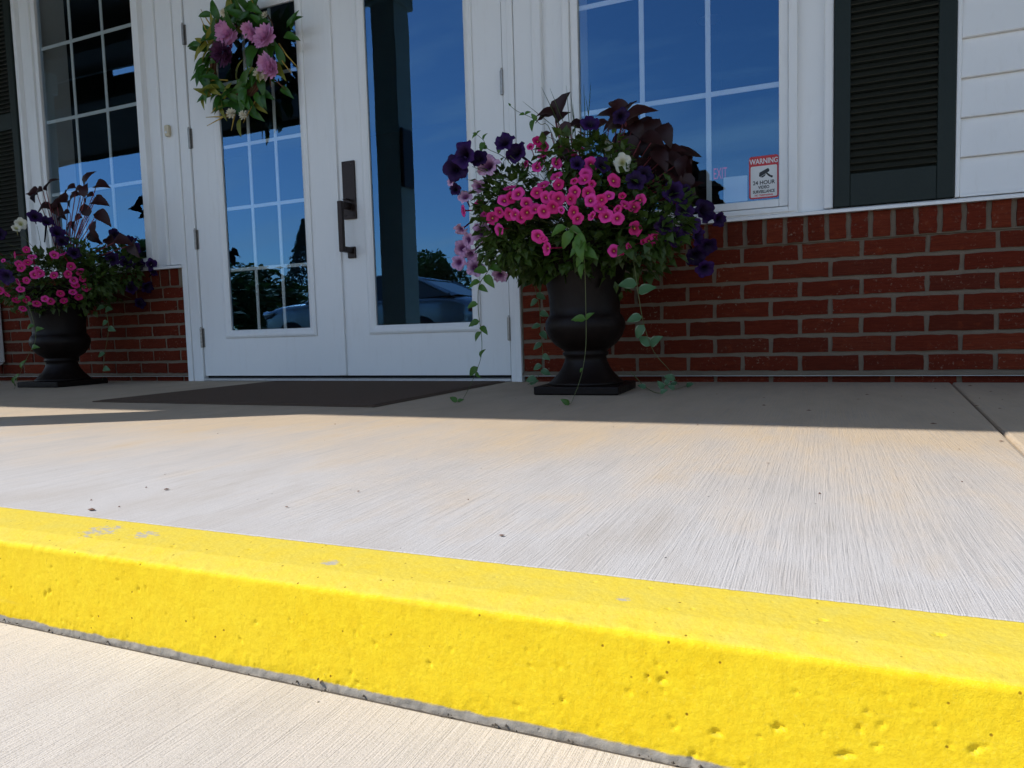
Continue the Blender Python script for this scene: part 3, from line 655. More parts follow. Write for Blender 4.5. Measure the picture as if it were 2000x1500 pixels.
SX0, SX1, SZ0, SZ1 = -0.3985, -0.2895, 0.7165, 0.879
sg = rrect(SX0, SX1, SZ0, SZ1, 0.010, 0.0112).build('warning_sticker', M['red'], loc=(SX0, 0.0112, SZ0))
tag(sg, 'red and white video surveillance warning sticker in the window corner', 'sticker')
scx = (SX0 + SX1) / 2
rrect(SX0 + 0.006, SX1 - 0.006, SZ0 + 0.006, SZ1 - 0.038, 0.005, 0.0106).build('white_field', M['card'], sg)
text('lettering', 'WARNING', 0.0275, (scx, 0.0104, SZ1 - 0.021), M['card'], sg, 0.0006, 0.78)
text('lettering', '24 HOUR', 0.0205, (scx, 0.0100, SZ0 + 0.060), M['black'], sg, 0.0005, 0.95)
text('lettering', 'VIDEO', 0.0155, (scx, 0.0100, SZ0 + 0.0425), M['black'], sg, 0.0005, 0.9)
text('lettering', 'SURVEILLANCE', 0.0155, (scx, 0.0100, SZ0 + 0.026), M['black'], sg, 0.0005, 0.76)
text('lettering', 'NO TRESPASSING', 0.0085, (scx, 0.0100, SZ0 + 0.0125), M['red'], sg, 0.0003, 1.0)
cb = MB(); cx, cz, ca = scx + 0.002, SZ0 + 0.098, math.radians(22)
def rp(x, z): return (cx + x * math.cos(ca) - z * math.sin(ca), cz + x * math.sin(ca) + z * math.cos(ca))
for poly in ([(-0.020, -0.008), (0.018, -0.004), (0.021, 0.003), (0.019, 0.010), (-0.016, 0.008), (-0.023, -0.004)], [(-0.020, -0.0095), (-0.012, -0.0145), (-0.002, -0.0125), (0.004, -0.0065)], [(0.004, -0.006), (0.010, -0.005), (0.016, -0.018), (0.024, -0.026), (0.018, -0.032), (0.009, -0.020)]):
    pts = [rp(*q) for q in poly]; cb.add([(x, 0.0101, z) for x, z in pts] + [(x, 0.0105, z) for x, z in pts], [tuple(range(len(pts))), tuple(range(len(pts), 2 * len(pts)))[::-1]])
cb.build('camera_symbol', M['black'], sg)
cdn = rrect(-0.497, -0.406, 0.716, 0.815, 0.003, 0.0275, 0.001).build('paper_card', M['card'], loc=(-0.45, 0.0275, 0.7235))
tag(cdn, 'blank pale card behind the window glass beside the warning sticker', 'card')
ex = empty('exit_sign', (-0.96, 3.0, 1.30), label='faint red EXIT sign glimpsed inside through the sticker window', cat='exit sign')
MB().box(-1.06, -0.72, 3.03, 3.07, 1.33, 1.52).build('sign_box', M['black'], ex, bevel=0.006)
MB().box(-0.905, -0.875, 3.04, 3.06, 1.52, 2.62).build('hanger', M['black'], ex)
text('lettering', 'EXIT', 0.125, (-0.885, 3.027, 1.425), M['exit'], ex, 0.0, 0.42)
cl = empty('ceiling_light', (-0.958, 3.0, 2.6), label='round ceiling light glimpsed inside the sticker window', cat='ceiling light')
MB().lathe([(0.06, 0.0), (0.085, 0.0), (0.088, 0.012), (0.06, 0.012)], 28, (-0.958, 3.0, 2.605)).build('lamp_ring', M['alu'], cl, smooth=False)
MB().lathe([(0.001, 0.002), (0.055, 0.0), (0.059, 0.012), (0.001, 0.012)], 28, (-0.958, 3.0, 2.607)).build('diffuser', M['lamp'], cl)

# ------------------------------------------------------------------ urns and their plants
def leaf_mesh(name, mat, curl=0.25, fold=0.12, width=0.62, tip=1.0, n=6, wob=0.0, seed=0):
    # unit leaf: base at the origin, along +Y, upper side +Z
    rnd = random.Random(seed); v = []; f = []
    for i in range(n + 1):
        t = i / n; wd = width * 0.5 * (math.sin(math.pi * t ** 0.75) ** 0.8 * (1 - 0.25 * t * tip) if 0 < t < 1 else 0.0)
        z = curl * (t - t * t * 1.7); y = t
        for s in (-1, 0, 1):
            v.append((s * wd + rnd.uniform(-wob, wob) * (s != 0), y, z + abs(s) * fold * wd * 2 + (rnd.uniform(-wob, wob) if s else 0)))
    for i in range(n):
        for k in (0, 1): f.append((i * 3 + k, i * 3 + k + 1, i * 3 + k + 4, i * 3 + k + 3))
    return MB().add(v, f).mesh(name, mat, True)
def flower_mesh(name, mat, lobes=5, notch=0.16, depth=0.34, wav=0.05, seed=0, eye=None, tube=1.1):
    # unit flower (diameter 1): faces +Z, throat at the origin, tube behind
    rnd = random.Random(seed); K = lobes * 6; v = []; f = []; mi = []
    rings = ((0.055, -depth * 0.5), (0.12, -depth * 0.22), (0.26, -depth * 0.04), (0.40, 0.02), (0.5, -0.01))
    ph = [rnd.uniform(-1, 1) for _ in range(lobes)]
    for j, (r, z) in enumerate(rings):
        for k in range(K):
            a = 2 * math.pi * k / K; c = math.cos(lobes * a); q = (r / 0.5) ** 2
            rr = r * (1 - notch * q * (0.5 - 0.5 * c) ** 1.5)
            v.append((rr * math.cos(a), rr * math.sin(a), z + wav * q * (math.sin(lobes * a * 2 + ph[0]) * 0.5 + ph[int(k / 6) % lobes] * 0.8)))
    for j in range(len(rings) - 1):
        for k in range(K): f.append((j * K + k, j * K + (k + 1) % K, (j + 1) * K + (k + 1) % K, (j + 1) * K + k))
    mb = MB().add(v, f, 0)
    if eye is not None: mb.lathe([(0.065, -depth * 0.42), (0.05, -depth * 0.25), (0.01, -depth * 0.2)], 8, (0, 0, 0), 1)
    mb.tube([(0, 0, -depth * 0.48), (0.03, 0, -tube * 0.55), (0.05, 0.02, -tube)], [0.06, 0.05, 0.035], 6, 0)
    return mb.mesh(name, [mat, eye] if eye is not None else [mat, mat], True)
FL = {
 'pink': [flower_mesh('flower', M['pink'], 5, 0.10, 0.34, 0.04, i, M['eye']) for i in range(4)],
 'purple': [flower_mesh('flower', M['purple'], 5, 0.20, 0.45, 0.10, i) for i in range(4)],
 'lavender': [flower_mesh('flower', M['lavender'], 5, 0.22, 0.5, 0.16, i) for i in range(4)],
 'white': [flower_mesh('flower', M['whitepetal'], 5, 0.18, 0.5, 0.10, i) for i in range(3)]}
LV = {
 'green': [leaf_mesh('leaf', M['green'], 0.3, 0.15, 0.45, 1, 4, 0.01, i) for i in range(4)],
 'vine': [leaf_mesh('leaf', M['vine'], 0.35, 0.2, 0.62, 1, 6, 0.012, i) for i in range(4)],
 'vinca': [leaf_mesh('leaf', M['vinca'], 0.25, 0.15, 0.70, 0.6, 6, 0.012, i) for i in range(4)],
 'dark': [leaf_mesh('leaf', M['darkleaf'], 0.4, 0.16, 0.78, 1.6, 6, 0.03, i) for i in range(5)],
 'mag': [leaf_mesh('leaf', M['magnolia'], 0.25, 0.22, 0.42, 0.8, 6, 0.012, i) for i in range(4)],
 'olive': [leaf_mesh('leaf', M['olive'], 0.25, 0.2, 0.34, 0.8, 5, 0.01, i) for i in range(3)]}
def frame(y, z):                                  # rotation whose +Y goes along y and whose +Z leans to z
    y = Vector(y).normalized(); z = Vector(z); z = (z - y * z.dot(y))
    if z.length < 1e-4: z = y.orthogonal()
    z.normalize(); x = y.cross(z); return Matrix((x, y, z)).transposed()
def put_leaf(par, kind, base, d, up, size, R):
    return link('leaf', R.choice(LV[kind]), par, base, rot=frame(d, up), scale=(size, size, size))
def put_flower(par, kind, p, nrm, size, R):
    q = Vector(nrm).normalized().to_track_quat('Z', 'Y').to_matrix() @ Matrix.Rotation(R.uniform(0, 6.28), 3, 'Z')
    if kind == 'pink' and R.random() < 0.12: return link('flower', R.choice(FL[kind]), par, p, rot=q, scale=(size * R.uniform(.55, .75), size * R.uniform(.45, .7), size * R.uniform(1.3, 1.8)))
    return link('flower', R.choice(FL[kind]), par, p, rot=q, scale=(size, size * R.uniform(0.82, 1.0), size * R.uniform(0.7, 1.5)))
def urn(cx, cy, ang, label):
    root = empty('urn', (cx, cy, 0), label=label, cat='urn', group='bronze urns flanking the doors')
    prof = [(0.0001, 0.030), (0.135, 0.030), (0.138, 0.036), (0.130, 0.042), (0.122, 0.050), (0.104, 0.068), (0.089, 0.090), (0.079, 0.112), (0.075, 0.130), (0.083, 0.136), (0.085, 0.145), (0.079, 0.150), (0.086, 0.158), (0.112, 0.175), (0.134, 0.203), (0.1455, 0.232), (0.147, 0.246), (0.144, 0.262), (0.136, 0.276), (0.129, 0.284), (0.128, 0.310), (0.132, 0.360), (0.143, 0.420), (0.161, 0.475), (0.187, 0.514), (0.198, 0.524), (0.200, 0.534), (0.194, 0.540), (0.178, 0.538), (0.165, 0.500), (0.0001, 0.500)]
    MB().lathe(prof, 56, (cx, cy, 0)).build('urn_body', M['urn'], root, smooth=True)
    h = 0.154; p = MB().box(-h, h, -h, h, 0.0008, 0.0302).mesh('plinth', M['urn'])
    o = link('plinth', p, root, (cx, cy, 0), rot=(0, 0, ang)); b = o.modifiers.new('bevel', 'BEVEL'); b.width = 0.005; b.segments = 2
    MB().lathe([(0.0001, 0.49), (0.168, 0.506), (0.10, 0.520), (0.0001, 0.525)], 30, (cx, cy, 0)).build('soil', M['soil'], root, smooth=True)
    return root
UR = Vector((-0.933, -0.452, 0)); UL = Vector((-4.005, -0.325, 0))
urn(UR.x, UR.y, math.radians(2.5), 'dark bronze pedestal urn beside the door with the pull handle')
urn(UL.x, UL.y, math.radians(3), 'dark bronze pedestal urn under the dim grilled window')
def onbush(px, py, c, rad, lift=0.0):
    # where the sight line first meets the bush's rounded outside; beside it, the nearest point
    d = ray(px, py).normalized(); o = CAM - c
    S_ = Vector((1 / rad[0], 1 / rad[1], 1 / rad[2])); D = Vector((d.x * S_.x, d.y * S_.y, d.z * S_.z)); O = Vector((o.x * S_.x, o.y * S_.y, o.z * S_.z))
    a = D.dot(D); b = O.dot(D); cc = O.dot(O) - 1; disc = b * b - a * cc
    t = (-b - math.sqrt(disc)) / a if disc > 0 else -b / a
    p = CAM + d * t; n = Vector(((p.x - c.x) * S_.x ** 2, (p.y - c.y) * S_.y ** 2, (p.z - c.z) * S_.z ** 2)).normalized()
    return p + n * lift, n
def foliage(par, c, rad, n, size, mat, R, zmin=-0.7, name='foliage'):
    mb = MB()
    for k in range(n):
        while True:
            q = Vector((R.uniform(-1, 1), R.uniform(-1, 1), R.uniform(zmin, 1)))
            if 0.3 < q.length < 1.0: break
        if R.random() < 0.6: q = q.normalized() * R.uniform(0.75, 1.02)
        lump = 0.86 + 0.3 * mnoise.noise(q * 2.3 + c)
        p = c + Vector((q.x * rad[0], q.y * rad[1], q.z * rad[2])) * lump
        d = (q + Vector((R.gauss(0, .6), R.gauss(0, .6), R.gauss(-.1, .5)))).normalized(); m = frame(d, Vector((R.gauss(0, .5), R.gauss(-.3, .5), 1)))
        s = size * R.uniform(0.6, 1.3); wd = R.uniform(0.22, 0.36)
        for (a, b_, e) in ((0, 0, 0),): pass
        V = [m @ Vector(v) * s + p for v in ((0, 0, 0), (wd, .42, .09), (0, .5, 0.03), (-wd, .42, .09), (0, 1, -.12))]
        mb.add(V, [(0, 1, 2), (0, 2, 3), (1, 4, 2), (2, 4, 3)])
    o = mb.build(name, mat, par, smooth=False); tag(o, kind='stuff'); return o
def stems(par, segs, mat, rad=0.0016, name='stems'):
    mb = MB()
    for pts in segs:
        n = len(pts); mb.tube(pts, [rad * (1 - 0.5 * i / (n - 1)) for i in range(n)], 5)
    o = mb.build(name, mat, par, smooth=True)
    return o
def arc(a, b, lift=0.08, n=5):
    a, b = Vector(a), Vector(b); return [a.lerp(b, k / n) + Vector((0, 0, lift * math.sin(math.pi * (k / n) ** 0.8))) for k in range(n + 1)]
def plant(name, base, label, cat, group=None): return empty(name, base, label=label, cat=cat, group=group)

# --- the urn by the plain glass door
R = random.Random(3); BC = Vector((-0.935, -0.455, 0.585)); BR = (0.385, 0.33, 0.235); TOPR = Vector((UR.x, UR.y, 0.515))
C7 = lambda a, b: (860 + 0.28 * a, 170 + 0.28 * b)
PINK = [(640,455),(690,415),(725,515),(690,595),(610,575),(725,460),(822,570),(940,525),(965,475),(1052,577),(820,655),(835,710),(1018,640),(1008,675),(1060,705),(1035,762),(1052,808),(1205,685),(1168,780),(1120,805),(1115,857),(1258,780),(1333,847),(1378,808),(942,758),(920,803),(693,762),(752,793),(508,732),(520,795),(475,812),(627,828),(630,890),(680,862),(740,880),(800,855),(855,868),(300,838),(347,895),(195,880),(440,888),(505,900),(545,900),(590,915),(395,925),(440,995),(935,885),(965,925),(1055,905),(1150,905),(1230,865),(1228,922),(1343,985),(1400,1065),(1440,1060),(1478,1035),(1302,1092),(1205,1122),(1250,1125),(700,1035),(735,1050),(755,1110),(940,690),(1280,835),(565,770),(735,710),(800,790),(835,800)]
pk = plant('pink_flowering_plant', TOPR, 'mound of small bright pink trumpet flowers in the urn by the pull handle door', 'flowering plant')
seg = []
for q in PINK:
    p, n = onbush(*C7(*q), BC, BR, 0.02)
    vdir = (CAM - p).normalized()
    put_flower(pk, 'pink', p, n * 0.55 + vdir * 0.55 + Vector((R.gauss(0, .36), R.gauss(0, .1), R.gauss(.02, .36))), R.uniform(0.041, 0.053), R)
    seg.append(arc(TOPR + Vector((R.uniform(-.1, .1), R.uniform(-.1, .1), 0)), p - n * 0.025, 0.03, 4))
for k in range(34):                                # flowers on the far side
    a = R.uniform(0.15, math.pi - 0.15); e = R.uniform(-0.2, 0.7); n = Vector((math.cos(a) * math.cos(e), math.sin(a) * math.cos(e), math.sin(e)))
    put_flower(pk, 'pink', BC + Vector((n.x * BR[0], n.y * BR[1], n.z * BR[2])) * 1.02, n, 0.04, R)
stems(pk, seg, M['stem'], 0.0014)
foliage(pk, Vector((UR.x, UR.y - 0.13, 0.50)), (0.22, 0.10, 0.075), 330, 0.044, M['green'], R, -1)
foliage(pk, BC + Vector((0, 0.02, -0.03)), (0.37, 0.31, 0.20), 1900, 0.048, M['green'], R, -0.75)
def petunias(name, base, kind, lst, conv, c, rad, label, R, lift=0.03, fol=()):
    t = plant(name, base, label, 'flowering plant'); seg = []
    for (a, b, dm) in lst:
        p, n = onbush(*conv(a, b), c, rad, lift); vdir = (CAM - p).normalized()
        put_flower(t, kind, p, n * 0.5 + vdir * 0.75 + Vector((R.gauss(0, .25), R.gauss(0, .1), R.gauss(0, .25))), dm * 1.3, R)
        seg.append(arc(base + Vector((R.uniform(-.08, .08), R.uniform(-.08, .08), 0)), p - n * 0.05, 0.05))
    stems(t, seg, M['stem'], 0.0018)
    for (fx, fy, rr, nn) in fol: foliage(t, onbush(*conv(fx, fy), c, rad, -0.05)[0], rr, nn, 0.040, M['green'], R, -1)
    return t
k_ = 0.28 / 533
petunias('purple_petunia', TOPR, 'purple', [(a, b, d * k_) for a, b, d in ((200,520,155),(150,610,150),(300,550,120),(470,440,120),(550,510,125),(1045,320,110),(960,590,90),(1125,600,90),(1340,700,105),(1400,660,95),(1580,770,115),(1650,870,115),(1785,880,135),(1885,930,90),(1590,1030,115),(1740,1030,115),(1520,960,100),(1730,1150,115),(1810,1090,120),(1800,1230,115),(1250,270,95),(150,750,70),(1650,780,100),(1690,960,110))], C7, BC, BR, 'dark purple petunias spilling both sides of the urn by the pull handle door', R, fol=((1600, 900, (.13, .12, .14), 420), (1400, 1000, (.14, .1, .1), 260), (420, 700, (.14, .12, .13), 420)))
petunias('lavender_petunia', TOPR, 'lavender', [(a, b, d * k_) for a, b, d in ((355,590,140),(330,1010,115),(190,1000,80),(200,1110,100),(250,1150,100),(170,1200,95),(280,1230,110),(445,1280,90),(215,790,95),(300,730,80),(110,690,60),(240,1060,90))], C7, BC, BR, 'veined lavender petunias trailing beside the pull handle door', R, 0.025, fol=((330, 900, (.10, .1, .12), 260), (420, 1100, (.12, .1, .11), 320), (300, 1180, (.07, .07, .07), 90)))
petunias('white_petunia', TOPR, 'white', [(a, b, d * k_) for a, b, d in ((1160,455,80),(1260,570,105),(1225,540,70))], C7, BC, BR, 'few cream white petunias among the pink flowers under the sticker window', R, 0.02, fol=((1100, 430, (.14, .1, .10), 330), (900, 380, (.13, .1, .07), 160), (1250, 600, (.1, .1, .1), 200)))

def dark_plant(base, lst, conv, Yd, label, R, lsc=0.76):
    t = plant('dark_leaf_plant', base, label, 'leafy plant'); seg = []
    for (a, b, ang, ln) in lst:
        if b == 0: b = R.uniform(260 + max(0, a - 1450) * 0.7, 720)        # px of the leaf's middle, direction on the picture (deg, up = 90), length in px of the photo
        Y = Yd + R.uniform(-0.09, 0.09); p = at(*conv(a, b), Y); size = ln / 533.0 * lsc
        d = Vector((math.cos(math.radians(ang)), R.uniform(-0.5, 0.1), math.sin(math.radians(ang)))).normalized()
        put_leaf(t, 'dark', p - d * size * 0.5, d, Vector((R.gauss(0, .3), -0.8, 0.7)), size, R)
        q = p - d * size * 0.5
        seg.append([base + Vector((R.uniform(-.04, .04), R.uniform(-.04, .04), -0.01)), base.lerp(q, 0.5) + Vector((0, 0, 0.06)), q + Vector((0, 0, -0.012)), q])
    stems(t, seg, M['redstem'], 0.003); return t
dark_plant(TOPR + Vector((0.06, 0.05, 0)), [(1235,130,140,60),(1390,180,20,80),(1160,190,160,60),(1300,165,60,60),(1340,230,-70,60),(1200,250,200,55),(1480,330,-75,85),(1570,330,-60,65),(1250,410,-120,75),(1330,440,-70,80),(1420,440,-50,75),(1240,500,-110,70),(1300,560,-80,80),(1400,600,-50,70),(1480,470,-30,75),(1560,470,-20,70),(1620,440,10,65),(1700,470,10,80),(1640,530,-30,75),(1580,590,-60,70),(1520,540,-80,70),(1460,620,-60,70),(1660,640,-50,65),(1560,680,-70,70),(1720,700,-40,65),(1640,720,-60,65),(1480,720,-90,65),(1350,640,-90,75),(1380,300,-60,55),(1770,690,30,45),(1440,380,-100,70),(1110,270,200,50)] + [(R.uniform(1190, 1740), 0, R.uniform(-130, 20), R.uniform(48, 72)) for _ in range(26)], C7, -0.40, 'maroon dark leaved plant rising against the window with the sticker', R)
dark_plant(TOPR + Vector((-0.03, 0.03, 0)), [(740,180,170,55),(835,130,55,75),(850,205,40,45),(730,205,185,55),(930,265,150,40),(960,250,20,40),(720,360,-150,50),(1030,250,60,45),(880,300,-80,45),(850,430,-100,60),(890,490,-80,50)], C7, -0.44, 'small maroon sprig standing among grass blades above the pink flowers', R)

def vine(pts, kind, leaves, size, label, R, base=None, rad=0.0016, name='trailing_vine'):
    pts = [Vector(p) for p in pts]; t = plant(name, base or pts[0], label, 'trailing vine')
    # smooth stem through the points
    P = []
    for i in range(len(pts) - 1):
        p0, p1, p2, p3 = pts[max(i - 1, 0)], pts[i], pts[i + 1], pts[min(i + 2, len(pts) - 1)]
        for k in range(4):
            s = k / 4; P.append(0.5 * ((2 * p1) + (p2 - p0) * s + (2 * p0 - 5 * p1 + 4 * p2 - p3) * s * s + (3 * p1 - p0 - 3 * p2 + p3) * s ** 3))
    P.append(pts[-1]); stems(t, [P], M['stem'], rad, 'stem')
    for (f, ang, ln) in leaves:
        i = min(int(f * (len(P) - 1)), len(P) - 2); q = P[i]
        d = Vector((math.cos(math.radians(ang)), R.uniform(-0.45, 0.0), math.sin(math.radians(ang)))).normalized()
        put_leaf(t, kind, q, d, Vector((R.gauss(0, .2), -1, 0.5)), ln * size, R)
    return t
C8 = lambda a, b, Y: at(860 + 0.28 * a, 480 + 0.28 * b, Y)
bright = [(0.02, 200, 1.3), (0.04, -20, 1.1), (0.08, 230, 1.5), (0.12, -60, 1.4), (0.14, 250, 1.4), (0.17, -90, 1.5), (0.2, 215, 1.2), (0.22, -30, 1.3), (0.27, 235, 1.0), (0.27, -10, 0.9), (0.34, 250, 1.1), (0.56, 175, 1.1), (0.56, 40, 0.8), (0.74, 230, 0.4), (0.98, 150, 0.7), (0.97, 200, 0.5)]
vine([C8(880, -130, -0.80), C8(980, -60, -0.83), C8(1000, 60, -0.80), C8(1010, 200, -0.76), C8(1015, 450, -0.74), C8(1015, 700, -0.73), C8(985, 900, -0.74), onground(1118, 782, 0.006), onground(1112, 789, 0.006)], 'vine', bright, 0.045, 'bright green vine hanging down the front of the urn onto the paving', R)
vine([C8(1290, -60, -0.60), C8(1345, 100, -0.62), C8(1380, 330, -0.62), C8(1420, 550, -0.60), C8(1490, 740, -0.57), C8(1600, 870, -0.54), onground(1325, 752, 0.006)], 'vinca', [(0.33, 175, 1.2), (0.34, 20, 1.2), (0.48, 190, 1.0), (0.5, 240, 1.0), (0.66, 140, 1.0), (0.66, 40, 1.05), (0.12, 160, 0.9), (0.2, 10, 0.9), (0.95, 160, 0.8), (0.99, 200, 0.6)], 0.052, 'variegated vine trailing against the brick wall beside the urn', R)
vine([C8(400, 40, -0.66), C8(330, 180, -0.70), C8(270, 280, -0.70), C8(265, 450, -0.68), C8(285, 600, -0.66), C8(288, 750, -0.66), C8(250, 880, -0.68), onground(905, 778, 0.006), onground(892, 784, 0.006)], 'vine', [(0.05, 200, 1.2), (0.1, -20, 1.1), (0.14, 170, 1.3), (0.17, -50, 1.2), (0.24, 200, 1.1), (0.27, -30, 0.9), (0.36, 190, 1.0), (0.44, 200, 1.0), (0.47, -40, 0.9), (0.5, 230, 0.9), (0.68, 60, 0.9), (0.72, 220, 1.1), (0.78, -50, 0.6), (0.97, 150, 0.7), (0.99, 20, 0.5)], 0.046, 'green vine dangling in front of the pull handle door', R)
vine([C8(620, 60, -0.36), C8(650, 250, -0.34), C8(690, 420, -0.33), C8(700, 600, -0.33), C8(715, 760, -0.32), C8(690, 900, -0.33), onground(1030, 752, 0.006)], 'vinca', [(0.05, 190, 1), (0.12, -20, 1), (0.2, 200, 1), (0.27, -30, .9), (0.33, 210, .9), (0.4, -20, .9), (0.48, 190, .8), (0.53, -40, .9), (0.6, 210, .9), (0.68, -30, .8), (0.76, 200, .9), (0.83, -20, .9), (0.9, 190, 1), (0.96, 20, .9)], 0.048, 'dim vine hanging in the shade between door and urn', R)
vine([TOPR + Vector((-0.05, 0, 0.05)), at(*C7(520, 570), -0.55), at(*C7(430, 480), -0.57), at(*C7(330, 430), -0.57), at(*C7(300, 370), -0.57), at(*C7(245, 325), -0.57)], 'vine', [(0.45, 60, 0.9), (0.6, 160, 1.0), (0.78, 250, 1.1), (0.8, 60, 0.8), (0.96, 200, 0.7), (1.0, 40, 0.6), (1.0, 150, 0.5)], 0.036, 'thin green sprig reaching up beside the door glass', R)
vine([TOPR + Vector((0, 0, 0.05)), at(*C7(780, 330), -0.48), at(*C7(700, 260), -0.48), at(*C7(640, 215), -0.48), at(*C7(540, 170), -0.48), at(*C7(480, 125), -0.48)], 'vine', [(0.5, 120, 0.9), (0.55, 250, 1.2), (0.7, 170, 0.7), (0.72, 20, 0.7), (1.0, 120, 0.4)], 0.036, 'thin twig with few leaves above the pink flowers', R)
vine([C8(1330, 880, -0.42), onground(1262, 757, 0.01), onground(1290, 768, 0.008), onground(1300, 752, 0.02), onground(1318, 760, 0.006), onground(1345, 752, 0.006)], 'vinca', [(0.2, 160, 0.8), (0.4, 30, 0.7), (0.5, 120, 0.9), (0.62, 60, 0.8), (0.8, 150, 0.7), (0.97, 20, 0.8)], 0.04, 'wiry vine lying on the paving beside the urn plinth', R)
gp = plant('spike_grass', TOPR, 'thin upright grass blades standing above the urn of pink flowers', 'grass plant')
for (a, b, c2, d2) in ((840, 280, 705, 0), (880, 300, 765, 10), (900, 270, 880, -10), (935, 260, 905, 40), (1010, 230, 1000, -20), (1030, 240, 1050, -30), (940, 300, 925, 120), (1050, 300, 1012, 60), (860, 330, 575, 100)):
    tip = at(*C7(c2, d2), -0.44 + R.uniform(-0.05, 0.05)); mid = at(*C7(a, b), -0.45)
    MB().tube([TOPR, mid, mid.lerp(tip, 0.6), tip], [0.0016, 0.0016, 0.0012, 0.0003], 4).build('blade', M['green'], gp, smooth=True)

# --- the urn under the dim window
R = random.Random(5); LC = Vector((-4.03, -0.335, 0.585)); TOPL = Vector((UL.x, UL.y, 0.515)); C2 = lambda a, b: (0.3066 * a, 320 + 0.3066 * b)
PINK2 = [(40,627),(110,595),(180,565),(215,605),(190,637),(135,645),(150,668),(245,672),(230,707),(180,740),(347,710),(350,595),(400,590),(450,660),(430,705),(465,740),(475,765),(505,693),(520,730),(460,805),(495,835),(385,815),(405,855),(290,845),(325,860),(180,850),(145,790),(60,820),(20,800),(115,855),(155,905),(240,875),(540,780),(5,780),(130,750),(262,700),(-60,700),(-90,780),(-130,740),(-40,860),(-170,820),(-110,640),(-200,700),(-20,560)]
pk = plant('pink_flowering_plant', TOPL, 'shaded mound of small magenta pink flowers under the dim grilled window', 'flowering plant'); seg = []
for q in PINK2:
    p, n = onbush(*C2(*q), LC, BR, 0.02); vdir = (CAM - p).normalized()
    put_flower(pk, 'pink', p, n * 0.55 + vdir * 0.5 + Vector((R.gauss(0, .36), R.gauss(0, .1), R.gauss(.02, .36))), R.uniform(0.038, 0.048), R)
    seg.append(arc(TOPL + Vector((R.uniform(-.1, .1), R.uniform(-.1, .1), 0)), p - n * 0.025, 0.03, 4))
stems(pk, seg, M['stem'], 0.0014)
foliage(pk, LC + Vector((0, 0.02, -0.03)), (0.38, 0.30, 0.20), 2000, 0.040, M['green'], R, -0.75)
k2 = 0.3066 / 385
petunias('purple_petunia', TOPL, 'purple', [(a, b, d * k2) for a, b, d in ((715,480,80),(800,510,80),(830,560,80),(850,650,80),(930,650,80),(800,780,80),(905,780,80),(860,870,70),(70,720,90),(690,620,80),(470,590,70),(300,400,90),(230,370,80),(370,470,80),(400,520,70),(20,480,70),(770,640,80),(940,690,60))], C2, LC, (0.42, 0.33, 0.26), 'very dark purple petunias leaning over the short brick pier', R, fol=((800, 640, (.16, .12, .14), 480), (620, 700, (.12, .1, .12), 260), (500, 520, (.12, .1, .08), 200)))
petunias('white_petunia', TOPL, 'white', [(150, 415, 0.055), (125, 440, 0.04)], C2, LC, (0.40, 0.33, 0.3), 'white petunia bloom beside the dark shutter and dim window', R)
dark_plant(TOPL + Vector((0.02, 0.04, 0)), [(230,195,190,55),(320,125,40,45),(270,290,200,50),(440,160,185,40),(560,90,50,45),(640,135,0,45),(500,165,10,40),(460,225,200,50),(560,215,190,40),(635,240,-10,45),(655,340,-40,45),(610,430,-90,50),(600,470,-50,40),(540,165,90,35),(400,330,190,45),(480,370,200,50),(330,270,170,45),(370,290,-60,50),(440,410,220,40),(545,290,110,35),(390,220,150,45),(200,180,160,45),(700,490,-30,40),(780,490,-10,45),(850,540,-50,45)], C2, -0.30, 'maroon leaved stems silhouetted against the dim window', R, 1.25)
vine([at(40, 560, -0.60), at(60, 610, -0.62), at(70, 660, -0.60), at(52, 700, -0.60), at(35, 740, -0.60), onground(28, 760, 0.006)], 'vine', [(0.1, 190, 1), (0.15, 10, 1), (0.3, 200, 1), (0.35, 20, 1.2), (0.5, 10, 1.1), (0.7, 60, 1.2), (0.78, 220, 1), (0.9, 60, 1.3)], 0.05, 'vine trailing down beside the shaded urn near the downspout', R)
vine([at(205, 600, -0.28), at(212, 640, -0.26), at(205, 690, -0.25), at(200, 742, -0.24)], 'vinca', [(0.05, 190, 1.1), (0.1, 10, 1.1), (0.3, 200, 1), (0.4, -20, 1), (0.7, 200, 1), (0.85, -10, 1)], 0.05, 'dim vine hanging against the short brick pier', R)

# ------------------------------------------------------------------ wreath on the grille door
R = random.Random(9); WC = Vector((-2.862, -0.060, 1.650)); WR = 0.182
wr = empty('wreath', WC, label='green leaf wreath with mauve and plum flowers hanging on the door', cat='wreath')
rg = [WC + Vector((WR * math.cos(a), 0.004 * math.sin(5 * a), WR * math.sin(a))) for a in [2 * math.pi * k / 40 for k in range(41)]]
tw = MB()
for j in range(5):
    o1, o2 = R.uniform(0, 6), R.uniform(-0.010, 0.010)
    tw.tube([p + Vector((0.010 * math.sin(3 * k * 0.157 + o1) * math.cos(2 * math.pi * k / 40), 0.012 * math.cos(4 * k * 0.157 + o1), 0.010 * math.sin(3 * k * 0.157 + o1) * math.sin(2 * math.pi * k / 40))) for k, p in enumerate(rg)], 0.0065, 5, cap=False)
tw.build('twig_ring', M['brown'], wr, smooth=True)
MB().box(-2.912, -2.898, -0.040, -0.0345, 1.80, 2.086).box(-2.912, -2.898, -0.040, 0.004, 2.0805, 2.0865).build('wreath_hanger', M['white'], wr)
def wpt(px, py, y=-0.075): return at(px, py, y)
